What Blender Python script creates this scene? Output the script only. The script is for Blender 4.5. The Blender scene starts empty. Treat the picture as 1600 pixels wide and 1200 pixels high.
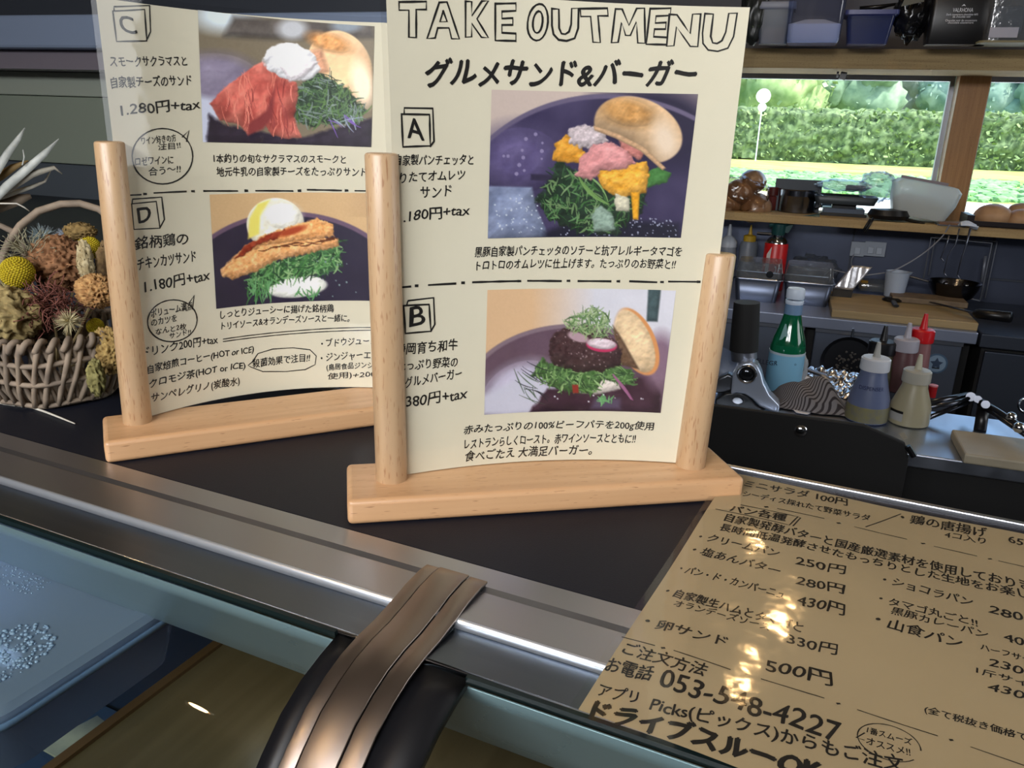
import bpy, bmesh, math, random
import numpy as np
from mathutils import Vector, Matrix, noise
random.seed(7); rng = np.random.default_rng(11)
PI = math.pi
SC = bpy.context.scene
COL = SC.collection

# ------------------------------------------------------------------ camera, world, lights, exposure
F_PX = 1245.0
CAM = Vector((0, 0, .25))
RC = Matrix(((0.9994153330976903, -0.03419052455334203, 0.0),
             (0.010639498562320772, 0.3110007272062995, -0.950350119033767),
             (0.03249296907909554, 0.949794480773562, 0.31118266541133804)))
cd = bpy.data.cameras.new('camera'); cam = bpy.data.objects.new('camera', cd); COL.objects.link(cam)
cd.sensor_width = 36; cd.lens = F_PX / 1600 * 36; cd.clip_start = .02; cd.clip_end = 900
cam.matrix_world = Matrix.Translation(CAM) @ RC.to_4x4()
SC.camera = cam

SC.view_settings.view_transform = 'Standard'; SC.view_settings.look = 'None'
SC.view_settings.gamma = 1; SC.view_settings.use_curve_mapping = False
SC.view_settings.exposure = 1.2

w = bpy.data.worlds.new('world'); SC.world = w; w.use_nodes = True
wn = w.node_tree.nodes; wl = w.node_tree.links
bg = wn['Background']; sky = wn.new('ShaderNodeTexSky'); sky.sky_type = 'NISHITA'
sky.sun_disc = False; sky.sun_elevation = math.radians(55); sky.sun_rotation = math.radians(120); sky.dust_density = 2.5
wl.new(sky.outputs[0], bg.inputs[0]); bg.inputs[1].default_value = .34

def lamp(kind, name, loc, energy, color=(1, 1, 1), aim=None, **kw):
    d = bpy.data.lights.new(name, kind); d.energy = energy; d.color = color
    for k, v in kw.items(): setattr(d, k, v)
    o = bpy.data.objects.new(name, d); o.location = loc; COL.objects.link(o)
    if aim is not None: o.rotation_euler = (Vector(aim) - Vector(loc)).to_track_quat('-Z', 'Y').to_euler()
    return o
lamp('SUN', 'sun', (5, -5, 20), 3.4, (1, .95, .86), aim=(0, 4, 0), angle=.01)
# daylight of the shop front behind the guest
lamp('AREA', 'shop_front_daylight', (-.95, -1.35, 1.05), 32, (.97, .98, 1), aim=(-.1, .5, .05), shape='RECTANGLE', size=1.8, size_y=.36)
lamp('AREA', 'side_fill_light', (3.0, .6, .8), 14, (.95, .97, 1), aim=(0, .5, .1), shape='RECTANGLE', size=1.4, size_y=1.6)  # added fill light from the right, no known source, softens the shading

# ------------------------------------------------------------------ frames and pixel rays
KX = Vector((.9512, -.3086, 0)).normalized(); KY = Vector((.3086, .9512, 0)).normalized()      # kitchen: along the window wall, towards it
CX = Vector((.912, -.4105, 0)).normalized(); CY = Vector((.4105, .912, 0)).normalized()        # guest counter
KA = math.atan2(KX.y, KX.x); CA = math.atan2(CX.y, CX.x)
FWD = Vector((0, .950350119, -.311182665)); UP = Vector((0, 0, 1))
def ray(px, py): return RC @ Vector((px - 800, -(py - 600), -F_PX))
def G(px, py, z=0):
    d = ray(px, py); return CAM + d * ((z - CAM.z) / d.z)
def V(px, py, v):                                    # point on the kitchen's vertical plane at depth v
    d = ray(px, py); return CAM + d * (v / d.dot(KY))
def PD(px, py, dep):
    d = ray(px, py); return CAM + d * (dep / d.dot(FWD))
def proj(p):
    q = RC.transposed() @ (p - CAM); return (800 + F_PX * q.x / -q.z, 600 - F_PX * q.y / -q.z)
def mpp(p): return (p - CAM).dot(FWD) / F_PX
def K(u, v, z): return KX * u + KY * v + UP * z
def CC(u, v, z): return CX * u + CY * v + UP * z
def kuv(p): return p.dot(KX), p.dot(KY), p.z

# ------------------------------------------------------------------ materials
def lin(c): return tuple(((x / 255) / 12.92 if x / 255 <= .04045 else ((x / 255 + .055) / 1.055) ** 2.4) for x in c)
MATS = {}
def mat(name, col=(128, 128, 128), rough=.5, metal=0, spec=.5, col2=None, nscale=20, stretch=(1, 1, 1), bump=0, bscale=None, coat=0, trans=0, ior=1.45, alpha=1, emit=0, sheen=0, ramp=(.35, .65), rvar=0, aniso=0, sss=0):
    if name in MATS: return MATS[name]
    m = bpy.data.materials.new(name); m.use_nodes = True; nt = m.node_tree; N = nt.nodes; L = nt.links
    b = N['Principled BSDF']; MATS[name] = m
    b.inputs['Base Color'].default_value = (*lin(col), 1); b.inputs['Roughness'].default_value = rough
    b.inputs['Metallic'].default_value = metal; b.inputs['Specular IOR Level'].default_value = spec
    b.inputs['Coat Weight'].default_value = coat; b.inputs['Coat Roughness'].default_value = .12
    b.inputs['Transmission Weight'].default_value = trans; b.inputs['IOR'].default_value = ior
    b.inputs['Alpha'].default_value = alpha; b.inputs['Sheen Weight'].default_value = sheen
    b.inputs['Anisotropic'].default_value = aniso
    if sss: b.inputs['Subsurface Weight'].default_value = sss; b.inputs['Subsurface Radius'].default_value = (.01, .01, .01)
    if emit: b.inputs['Emission Color'].default_value = (*lin(col), 1); b.inputs['Emission Strength'].default_value = emit
    if col2 or bump or rvar:
        tc = N.new('ShaderNodeTexCoord'); mp = N.new('ShaderNodeMapping'); mp.inputs['Scale'].default_value = stretch
        L.new(tc.outputs['Object'], mp.inputs[0])
        nz = N.new('ShaderNodeTexNoise'); nz.inputs['Scale'].default_value = nscale; nz.inputs['Detail'].default_value = 6
        L.new(mp.outputs[0], nz.inputs['Vector'])
        if col2:
            r = N.new('ShaderNodeValToRGB'); r.color_ramp.elements[0].position = ramp[0]; r.color_ramp.elements[1].position = ramp[1]
            r.color_ramp.elements[0].color = (*lin(col), 1); r.color_ramp.elements[1].color = (*lin(col2), 1)
            L.new(nz.outputs[0], r.inputs[0]); L.new(r.outputs[0], b.inputs['Base Color'])
        if rvar:
            mr = N.new('ShaderNodeMapRange'); mr.inputs[3].default_value = max(.02, rough - rvar); mr.inputs[4].default_value = rough + rvar
            L.new(nz.outputs[0], mr.inputs[0]); L.new(mr.outputs[0], b.inputs['Roughness'])
        if bump:
            n2 = nz
            if bscale:
                n2 = N.new('ShaderNodeTexNoise'); n2.inputs['Scale'].default_value = bscale; n2.inputs['Detail'].default_value = 4; L.new(mp.outputs[0], n2.inputs['Vector'])
            bp = N.new('ShaderNodeBump'); bp.inputs['Strength'].default_value = bump; bp.inputs['Distance'].default_value = .002
            L.new(n2.outputs[0], bp.inputs['Height']); L.new(bp.outputs[0], b.inputs['Normal'])
    return m

def wood(name, c1, c2, fleck, grain='z', rough=.42, fl=.64, coat=.15):
    m = bpy.data.materials.new(name); m.use_nodes = True; nt = m.node_tree; N = nt.nodes; L = nt.links; b = N['Principled BSDF']
    b.inputs['Roughness'].default_value = rough; b.inputs['Coat Weight'].default_value = coat; b.inputs['Specular IOR Level'].default_value = .5 if coat else .1; b.inputs['Coat Roughness'].default_value = .25
    tc = N.new('ShaderNodeTexCoord')
    def nz(sc, stretch, det=4):
        mp = N.new('ShaderNodeMapping'); k = {'x': 0, 'y': 1, 'z': 2}[grain]; s = [1, 1, 1]; s[k] = stretch; mp.inputs['Scale'].default_value = s
        L.new(tc.outputs['Object'], mp.inputs[0]); n = N.new('ShaderNodeTexNoise'); n.inputs['Scale'].default_value = sc; n.inputs['Detail'].default_value = det
        L.new(mp.outputs[0], n.inputs['Vector']); return n
    a = nz(90, .04); r = N.new('ShaderNodeValToRGB'); r.color_ramp.elements[0].position = .3; r.color_ramp.elements[1].position = .7
    r.color_ramp.elements[0].color = (*lin(c1), 1); r.color_ramp.elements[1].color = (*lin(c2), 1); L.new(a.outputs[0], r.inputs[0])
    f = nz(1000, .10, 1); r2 = N.new('ShaderNodeValToRGB'); r2.color_ramp.elements[0].position = fl; r2.color_ramp.elements[1].position = fl + .07
    L.new(f.outputs[0], r2.inputs[0]); mx = N.new('ShaderNodeMix'); mx.data_type = 'RGBA'
    L.new(r2.outputs[0], mx.inputs[0]); L.new(r.outputs[0], mx.inputs[6]); mx.inputs[7].default_value = (*lin(fleck), 1)
    L.new(mx.outputs[2], b.inputs['Base Color']); return m

def thin_film(name, tint=(235, 240, 240), fac=.06, rough=.06, bump=.0, bscale=30, white=0.0, wcol=(200, 205, 210)):
    m = bpy.data.materials.new(name); m.use_nodes = True; nt = m.node_tree; N = nt.nodes; L = nt.links; N.remove(N['Principled BSDF']); out = N['Material Output']
    t = N.new('ShaderNodeBsdfTransparent'); t.inputs[0].default_value = (*lin(tint), 1)
    g = N.new('ShaderNodeBsdfGlossy'); g.inputs['Roughness'].default_value = rough
    fr = N.new('ShaderNodeLayerWeight'); fr.inputs[0].default_value = .5        # Schlick reflectance, equal from both sides
    pw = N.new('ShaderNodeMath'); pw.operation = 'POWER'; pw.inputs[1].default_value = 5; L.new(fr.outputs['Facing'], pw.inputs[0])
    mh = N.new('ShaderNodeMath'); mh.operation = 'MULTIPLY_ADD'; mh.inputs[1].default_value = .9; mh.inputs[2].default_value = .045 + fac; L.new(pw.outputs[0], mh.inputs[0])
    mx = N.new('ShaderNodeMixShader'); L.new(mh.outputs[0], mx.inputs[0]); L.new(t.outputs[0], mx.inputs[1]); L.new(g.outputs[0], mx.inputs[2])
    if bump:
        tc = N.new('ShaderNodeTexCoord'); n = N.new('ShaderNodeTexNoise'); n.inputs['Scale'].default_value = bscale; n.inputs['Detail'].default_value = 3
        L.new(tc.outputs['Object'], n.inputs['Vector']); bp = N.new('ShaderNodeBump'); bp.inputs['Strength'].default_value = bump; bp.inputs['Distance'].default_value = .004
        L.new(n.outputs[0], bp.inputs['Height']); L.new(bp.outputs[0], g.inputs['Normal']); L.new(bp.outputs[0], fr.inputs['Normal'])
    last = mx
    if white:
        d = N.new('ShaderNodeBsdfDiffuse'); d.inputs[0].default_value = (*lin(wcol), 1); tr = N.new('ShaderNodeBsdfTranslucent'); tr.inputs[0].default_value = (*lin(wcol), 1)
        ad = N.new('ShaderNodeMixShader'); ad.inputs[0].default_value = .5; L.new(d.outputs[0], ad.inputs[1]); L.new(tr.outputs[0], ad.inputs[2])
        m2 = N.new('ShaderNodeMixShader'); m2.inputs[0].default_value = white; L.new(mx.outputs[0], m2.inputs[1]); L.new(ad.outputs[0], m2.inputs[2]); last = m2
    L.new(last.outputs[0], out.inputs[0]); MATS[name] = m; return m

BEECH_Z = wood('beech_upright', (180, 147, 110), (198, 167, 131), (164, 124, 90), 'z', fl=.62)
BEECH_X = wood('beech_lengthwise', (190, 146, 104), (208, 166, 124), (160, 118, 82), 'x', fl=.67)
BLACKTOP = mat('black_laminate', (17, 20, 31), .5, spec=.3, bump=.08, nscale=900)
STEEL = mat('brushed_steel', (176, 178, 186), .36, 1, nscale=60, stretch=(.05, 3, 3), rvar=.03)
STEEL_DK = mat('dark_steel', (100, 108, 118), .36, 1, nscale=60, stretch=(.05, 3, 3), rvar=.03)
STEEL_SAT = mat('satin_steel', (128, 132, 142), .45, 1, nscale=9, stretch=(.4, 1, 1), rvar=.1)
CHROME = mat('chrome', (205, 208, 212), .12, 1)
BRONZE = mat('bronze_steel', (156, 144, 136), .36, 1, nscale=60, stretch=(3, .05, 3), rvar=.03)
RUBBER = mat('black_rubber', (14, 14, 18), .45)
BLACKP = mat('black_plastic', (13, 13, 15), .35)
BLACKM = mat('matt_black', (12, 12, 13), .7)
INK = mat('ink', (22, 20, 18), .6)
SHELFWOOD = wood('shelf_wood', (146, 124, 90), (168, 146, 106), (100, 82, 56), 'x', .85, coat=0)
MULLWOOD = wood('mullion_wood', (140, 98, 54), (162, 118, 70), (112, 74, 40), 'z')
CEILWOOD = wood('ceiling_wood', (128, 112, 92), (150, 132, 110), (110, 92, 74), 'x')
REFLWOOD = wood('ceiling_reflection_wood', (86, 69, 44), (99, 81, 55), (76, 59, 38), 'y', fl=.72)
FILM = thin_film('laminate_film', (247, 247, 247), .0, .07, bump=.25, bscale=18)
GLASS = thin_film('showcase_glass', (215, 226, 224), .015, .01)
WGLASS = thin_film('window_glass', (240, 246, 244), .0, .01)
CLEARP = thin_film('clear_plastic', (206, 214, 222), .04, .12, bump=.5, bscale=40, white=.16)
CLINGP = thin_film('crumpled_plastic', (225, 230, 236), .1, .1, bump=1.0, bscale=60, white=.15)

# ------------------------------------------------------------------ mesh helpers
class MB:
    def __init__(s): s.v = []; s.f = []
    def add(s, vs, fs):
        o = len(s.v); s.v += [tuple(p) for p in vs]; s.f += [tuple(i + o for i in f) for f in fs]; return s
    def box(s, c, d, rz=0, taper=1, M=None):
        x, y, z = d[0] / 2, d[1] / 2, d[2] / 2; vs = []
        for k in (-1, 1):
            t = taper if k < 0 else 1
            for a, b in ((-1, -1), (1, -1), (1, 1), (-1, 1)):
                p = Vector((a * x * t, b * y * t, k * z)); p.rotate(Matrix.Rotation(rz, 3, 'Z'))
                if M: p = M @ p
                vs.append(p + Vector(c))
        return s.add(vs, [(3, 2, 1, 0), (4, 5, 6, 7), (0, 1, 5, 4), (1, 2, 6, 5), (2, 3, 7, 6), (3, 0, 4, 7)])
    def lathe(s, prof, c=(0, 0, 0), n=24, axis=None, sx=1, sy=1):
        vs = []; fs = []; c = Vector(c)
        q = Vector(axis).to_track_quat('Z', 'Y') if axis else None
        for r, z in prof:
            for i in range(n):
                a = 2 * PI * i / n; p = Vector((r * math.cos(a) * sx, r * math.sin(a) * sy, z))
                if q: p = q @ p
                vs.append(p + c)
        for j in range(len(prof) - 1):
            for i in range(n):
                a = j * n + i; b = j * n + (i + 1) % n; fs.append((a, b, b + n, a + n))
        fs.append(tuple(reversed(range(n)))); fs.append(tuple(range((len(prof) - 1) * n, len(prof) * n)))
        return s.add(vs, fs)
    def tube(s, pts, r, n=8, rs=None, flat=1):
        pts = [Vector(p) for p in pts]; vs = []; fs = []; up = Vector((0, 0, 1)); prev = None
        for i, p in enumerate(pts):
            t = (pts[min(i + 1, len(pts) - 1)] - pts[max(i - 1, 0)]).normalized()
            if prev is None:
                a = up if abs(t.dot(up)) < .9 else Vector((1, 0, 0)); x = t.cross(a).normalized()
            else:
                x = (prev - t * prev.dot(t)).normalized()
            prev = x; y = t.cross(x); rr = rs[i] if rs else r
            for k in range(n):
                a = 2 * PI * k / n; vs.append(p + x * math.cos(a) * rr + y * math.sin(a) * rr * flat)
        for j in range(len(pts) - 1):
            for k in range(n):
                a = j * n + k; b = j * n + (k + 1) % n; fs.append((a, b, b + n, a + n))
        fs.append(tuple(reversed(range(n)))); fs.append(tuple(range((len(pts) - 1) * n, len(pts) * n)))
        return s.add(vs, fs)
    def prism(s, poly, d):                             # poly: list of 3D points (planar), extruded by vector d
        n = len(poly); d = Vector(d); vs = [Vector(p) for p in poly] + [Vector(p) + d for p in poly]
        return s.add(vs, [tuple(reversed(range(n))), tuple(range(n, 2 * n))] + [(i, (i + 1) % n, (i + 1) % n + n, i + n) for i in range(n)])
    def ico(s, c, r, sub=3, fn=None, sc=(1, 1, 1)):
        bm = bmesh.new(); bmesh.ops.create_icosphere(bm, subdivisions=sub, radius=1)
        vs = []
        for v in bm.verts:
            k = fn(v.co) if fn else 1
            vs.append(Vector((v.co.x * sc[0], v.co.y * sc[1], v.co.z * sc[2])) * r * k + Vector(c))
        fs = [tuple(v.index for v in f.verts) for f in bm.faces]; bm.free(); return s.add(vs, fs)
    def grid(s, fn, nu, nv):
        vs = [fn(i / nu, j / nv) for j in range(nv + 1) for i in range(nu + 1)]
        fs = [(j * (nu + 1) + i, j * (nu + 1) + i + 1, (j + 1) * (nu + 1) + i + 1, (j + 1) * (nu + 1) + i) for j in range(nv) for i in range(nu)]
        return s.add(vs, fs)
    def build(s, name, m, parent=None, smooth=False, bevel=0, solid=0, seg=2, label=None, stuff=False, fix=True):
        me = bpy.data.meshes.new(name); me.from_pydata(s.v, [], s.f); me.update()
        if fix:
            bm = bmesh.new(); bm.from_mesh(me); bmesh.ops.recalc_face_normals(bm, faces=bm.faces); bm.to_mesh(me); bm.free()
        if m: me.materials.append(m)
        if smooth:
            me.shade_smooth()
            if smooth != 'all': me.set_sharp_from_angle(angle=math.radians(38))
        o = bpy.data.objects.new(name, me); COL.objects.link(o)
        if parent: o.parent = parent
        if solid: md = o.modifiers.new('s', 'SOLIDIFY'); md.thickness = solid; md.offset = 0
        if bevel: md = o.modifiers.new('b', 'BEVEL'); md.width = bevel; md.segments = seg; md.limit_method = 'ANGLE'; md.angle_limit = math.radians(40)
        if label: o['label'] = label
        if stuff: o['kind'] = 'stuff'
        return o
def thing(name, label, cat, loc=(0, 0, 0), rz=0, group=None):
    o = bpy.data.objects.new(name, None); COL.objects.link(o); o.empty_display_size = .01
    o.location = loc; o.rotation_euler = (0, 0, rz); o['label'] = label; o['category'] = cat
    if group: o['group'] = group
    return o
def tag(o, label, cat, group=None):
    o['label'] = label; o['category'] = cat
    if group: o['group'] = group
    return o
def struct(o): o['kind'] = 'structure'; return o
def dup(root, loc, label, rz=None, group=None):
    r = root.copy(); COL.objects.link(r); r.location = loc; r['label'] = label
    if rz is not None: r.rotation_euler = (0, 0, rz)
    if group: r['group'] = group
    for ch in [c for c in COL.objects if c.parent == root]:
        c = ch.copy(); COL.objects.link(c); c.parent = r
        for g in [x for x in COL.objects if x.parent == ch]:
            e = g.copy(); COL.objects.link(e); e.parent = c
    return r

# ------------------------------------------------------------------ the room
FLOOR = -1.23; CEIL = 1.3; WALLV = 3.72
WZ = -.38                                            # kitchen worktop height
def kbox(name, u0, u1, v0, v1, z0, z1, m, parent=None, bevel=0, **k):
    o = MB().box(((u0 + u1) / 2, (v0 + v1) / 2, (z0 + z1) / 2), (u1 - u0, v1 - v0, z1 - z0)).build(name, m, parent, bevel=bevel, **k)
    if parent is None: o.rotation_euler = (0, 0, KA)
    return o
WALLP = mat('grey_wall', (92, 94, 100), .8)
TILE = mat('steel_wall_sheet', (86, 92, 110), .36, .9, nscale=3, rvar=.12, bump=.25, bscale=4)
struct(kbox('floor', -4.5, 5, -4, 4, FLOOR - .1, FLOOR, mat('floor_grey', (70, 68, 66), .6)))
struct(kbox('ceiling', -4.5, 5, -4, 4.3, CEIL, CEIL + .12, CEILWOOD))
struct(kbox('wall_left', -4.6, -4.5, -4, 4, FLOOR, CEIL, WALLP))
struct(kbox('wall_right', 4.2, 4.3, -4, 4, FLOOR, CEIL, WALLP))
struct(kbox('wall_front', -4.5, 4.3, -4.1, -4, FLOOR, CEIL, mat('pale_wall', (170, 166, 158), .8)))
struct(kbox('wall_back', -4.5, 4.2, WALLV, WALLV + .12, FLOOR, -.11, TILE))
struct(kbox('wall_upper_back', -4.5, 4.2, WALLV, WALLV + .12, .487, CEIL, WALLP))
struct(kbox('wall_back_pier', -4.5, -.9, WALLV, WALLV + .12, -.11, .487, WALLP))
# window: frames, posts and panes
for n, (a, b) in enumerate(((-.9, .59), (.70, 2.15), (2.26, 4.2))):
    wnd = struct(kbox('window_%d' % (n + 1), a, b, 3.80, 3.806, -.10, .487, WGLASS))
    for (x0, x1, z0, z1) in ((a, b, -.11, -.085), (a, b, .465, .487), (a, a + .018, -.085, .465), (b - .018, b, -.085, .465)):
        fr = MB().box(((x0 + x1) / 2, 3.805, (z0 + z1) / 2), (x1 - x0, .03, z1 - z0)).build('window_frame', mat('alu_frame', (150, 152, 158), .4, .7), wnd)
for n, a in enumerate((.59, 2.15)):
    struct(kbox('trim_%d' % (n + 1), a, a + .11, 3.70, 3.79, -.11, .487, MULLWOOD, bevel=.003))
# wooden window shelf and upper shelf
SZ = -.069; UZ = .55
s = kbox('window_shelf', -1.0, 4.2, 3.45, 3.80, SZ - .032, SZ, SHELFWOOD, bevel=.002); tag(s, 'long wooden shelf under the kitchen window holding pans and bread', 'shelf')
s = kbox('upper_shelf', -1.0, 4.2, 3.40, 3.72, .481, UZ, SHELFWOOD, bevel=.002); tag(s, 'thick wooden shelf above the window holding tubs and bags', 'shelf')
WARM = mat('warm_lamp', (255, 206, 140), emit=70)
for x, y, lb in ((.86, 2.10, 'warm recessed downlight over the kitchen, nearer of two'), (.87, 2.62, 'warm recessed downlight over the kitchen, nearer the window'), (-1.81, -.21, 'warm recessed downlight over the guest side, further left of two'), (-1.25, -.20, 'warm recessed downlight over the guest side, nearer the menu stands')):
    t = thing('ceiling_light', lb, 'light', (x, y, CEIL), 0, 'warm downlights in the wooden ceiling')
    MB().lathe([(.036, -.001), (.05, -.001), (.05, -.006), (.036, -.006), (.036, -.001)][:4], (0, 0, 0), 28).build('trim_ring', mat('lamp_ring', (226, 220, 208), .4), t)
    MB().lathe([(.034, -.009), (.034, -.0065)], (0, 0, 0), 24).build('lamp_lens', WARM, t)
    lamp('SPOT', 'downlight', (x, y, CEIL - .03), 2.2, (1, .78, .5), aim=(x, y, 0), spot_size=1.9, spot_blend=.6, shadow_soft_size=.03)

# outside
GZ = -1.4
OUTS = [('gravel_yard', 4.3, 25, GZ, (206, 206, 206), (236, 236, 234), 40), ('grass_field', 25, 40, GZ, (108, 146, 64), (160, 190, 100), 3.), ('dry_verge', 40, 56, GZ + .02, (176, 176, 110), (140, 168, 82), 2.)]
for nme, v0, v1, z, c1, c2, ns in OUTS:
    struct(kbox(nme, -60, 60, v0, v1, z - .1, z, mat(nme, c1, .9, col2=c2, nscale=ns * .3, bump=.0)))
struct(kbox('far_ground', -200, 200, 56, 400, GZ - .1, GZ, mat('far_ground', (120, 140, 90), .9)))
def nzf(p, s, seed=0): return noise.noise(Vector(p) * s + Vector((seed, seed * 1.7, 3)))
# furrows of leafy crop
cm = MB()
for i in range(2600):
    u = random.uniform(-6, 22); v = random.uniform(25.2, 37); r = random.uniform(.08, .2)
    cm.ico(K(u, v, GZ + r * .3), r, 1, sc=(1.2, 1.2, .7))
o = cm.build('crop_rows', mat('crop_green', (96, 138, 86), .8, col2=(140, 176, 124), nscale=2), smooth=True, stuff=True); tag(o, 'low green crop growing in the field outside the window', 'crop')
hm = MB()
def hedge_pt(a, b):
    u = -22 + a * 90; t = b
    prof = [(52.0, GZ), (51.7, GZ + 1.2), (51.8, GZ + 2.7), (52.2, GZ + 3.0), (53.8, GZ + 3.0), (54.2, GZ)]
    x = t * 5; i = min(4, int(x)); f = x - i; v = prof[i][0] * (1 - f) + prof[i + 1][0] * f; z = prof[i][1] * (1 - f) + prof[i + 1][1] * f
    n = nzf((u, v, z), 2.2) * .28 + nzf((u, v, z), .5, 4) * .22
    return K(u, v - n * 1.2, z + n * .6)
hm.grid(hedge_pt, 520, 40)
hed = thing('clipped_hedge', 'long clipped green hedge standing across the field', 'hedge')
LEAF1 = mat('hedge_green', (66, 84, 54), .8, col2=(122, 140, 98), nscale=3.5, ramp=(.4, .62))
hm.build('foliage', LEAF1, hed, smooth='all')
lm = MB()
for i in range(2600):
    u = random.uniform(-6, 34); z = GZ + random.uniform(.1, 3.1); c = K(u, 51.75 + random.uniform(-.15, .2), z); r = random.uniform(.06, .17)
    a = Vector([random.gauss(0, 1) for _ in range(3)]).normalized() * r; b = Vector([random.gauss(0, 1) for _ in range(3)]).normalized() * r
    lm.add([c - a, c + b, c + a, c - b], [(0, 1, 2, 3)])
lm.build('leaf_cover', mat('leaf_light', (108, 132, 84), .7, col2=(148, 166, 112), nscale=.8), hed, stuff=True)
# bushes before the hedge, trees behind it
def tree(u, v, h, w_, c1, c2, label, name='leafy_tree', cat='tree', trunk=True, group=None):
    t = thing(name, label, cat, K(u, v, GZ), KA, group); m = MB()
    for i in range(int(16)):
        a = random.uniform(0, 2 * PI); rr = random.uniform(0, .33) * w_; zz = h * random.uniform(.3, .86); r = w_ * random.uniform(.18, .3)
        sd = random.random() * 50
        m.ico((rr * math.cos(a), rr * math.sin(a) * .6, zz), r, 3, fn=lambda p, sd=sd: 1 + .3 * noise.noise(p * 3.2 + Vector((sd, 0, 0))) + .14 * noise.noise(p * 9))
    for i in range(500):
        th = random.uniform(0, 2 * PI); ph = random.uniform(-1, 1); c = Vector((math.cos(th) * w_ * .5, math.sin(th) * w_ * .35, h * (.56 + .42 * ph))); c.x *= math.sqrt(1 - ph * ph * .8); r = w_ * random.uniform(.01, .03)
        a = Vector([random.gauss(0, 1) for _ in range(3)]).normalized() * r; b = Vector([random.gauss(0, 1) for _ in range(3)]).normalized() * r
        m.add([c - a, c + b, c + a, c - b], [(0, 1, 2, 3)])
    m.build('crown', mat('crown_%d_%d_%d' % c1, c1, .8, col2=c2, nscale=1.1), t, smooth='all')
    if trunk: MB().tube([(0, 0, 0), (.1, 0, h * .3), (0, .1, h * .6)], .12, 8, rs=[.3, .22, .12]).build('trunk', mat('bark', (96, 84, 72), .9), t, smooth=True)
    return t
TR = [(-1.6, 62, 8.5, 8, (130, 156, 96), (186, 202, 142), 'yellow-green tree behind the hedge, leftmost in the window'),
      (3.2, 64, 8.6, 6.5, (112, 138, 112), (166, 186, 156), 'grey-green tree behind the hedge beside the round white sign'),
      (7.5, 68, 9.5, 6.5, (124, 134, 124), (170, 172, 160), 'dusty olive grey tree behind the middle of the hedge'),
      (11.5, 66, 9.2, 7, (118, 146, 132), (182, 200, 184), 'pale bluish-green tree behind the middle of the hedge'),
      (15.8, 65, 8.4, 6.5, (110, 140, 122), (162, 186, 162), 'bluish green tree right of the pale tree behind the hedge'),
      (19.0, 60, 6.3, 7, (120, 150, 70), (180, 200, 120), 'low bright yellow-green tree rising over the hedge near the window post'),
      (23.5, 62, 5.0, 6, (130, 160, 84), (185, 205, 130), 'lowest bright green tree just left of the window post'),
      (30.5, 80, 6.6, 8, (54, 74, 72), (84, 104, 100), 'dark blue-green tree seen right of the window post'),
      (-9.5, 64, 9.0, 8, (90, 126, 70), (150, 180, 110), 'green tree mostly hidden behind the menu sheet')]
for a in TR: tree(a[0], a[1], a[2] + .4, a[3], a[4], a[5], a[6], group='trees behind the hedge')
tree(16.2, 49.5, 2.3, 3.4, (130, 150, 108), (180, 195, 150), 'pale green bush growing before the hedge', 'wild_bush', 'bush', False)
tree(29.0, 50, 1.9, 3.2, (130, 160, 84), (180, 200, 120), 'yellow-green bush at the hedge foot right of the window post', 'wild_bush', 'bush', False)
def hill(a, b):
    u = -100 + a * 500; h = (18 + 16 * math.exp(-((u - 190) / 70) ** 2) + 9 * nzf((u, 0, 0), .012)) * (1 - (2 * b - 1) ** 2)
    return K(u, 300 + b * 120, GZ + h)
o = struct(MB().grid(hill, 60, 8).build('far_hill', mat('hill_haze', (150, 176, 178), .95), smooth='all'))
# round road sign
p = V(1193, 150, 50); t = thing('round_sign', 'round white road sign standing at the hedge', 'sign', (p.x, p.y, GZ))
MB().lathe([(.0, -.01), (.40, -.01), (.40, .01), (0, .01)], (0, 0, p.z - GZ), 28, axis=-KY).build('sign_disc', mat('sign_white', (225, 232, 232), .5), t)
MB().lathe([(.0, -.01), (.24, -.01), (.24, .01), (0, .01)], (0, 0, p.z - GZ - .6), 28, axis=-KY).build('lower_disc', MATS['sign_white'], t)
MB().tube([(0, .05, 0), (0, .05, p.z - GZ)], .04).build('pole', mat('sign_white', (225, 232, 232), .5), t)

# ------------------------------------------------------------------ guest counter
LU0, LU1 = -1.6, 1.25
ct = thing('service_counter', 'black topped service counter carrying the menus', 'counter', (0, 0, 0), CA)
MB().box(((LU0 + LU1) / 2, (.371 + .588) / 2, -.015), (LU1 - LU0, .588 - .371, .03)).build('countertop', BLACKTOP, ct, bevel=.002)
MB().box(((LU0 + LU1) / 2, .530, -.63), (LU1 - LU0, .11, 1.2)).build('cabinet_body', BLACKM, ct)
MB().box(((LU0 + LU1) / 2, .5905, -.012), (LU1 - LU0, .005, .03)).build('back_edge_strip', STEEL, ct, bevel=.001, label='thin bright steel edging')

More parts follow.
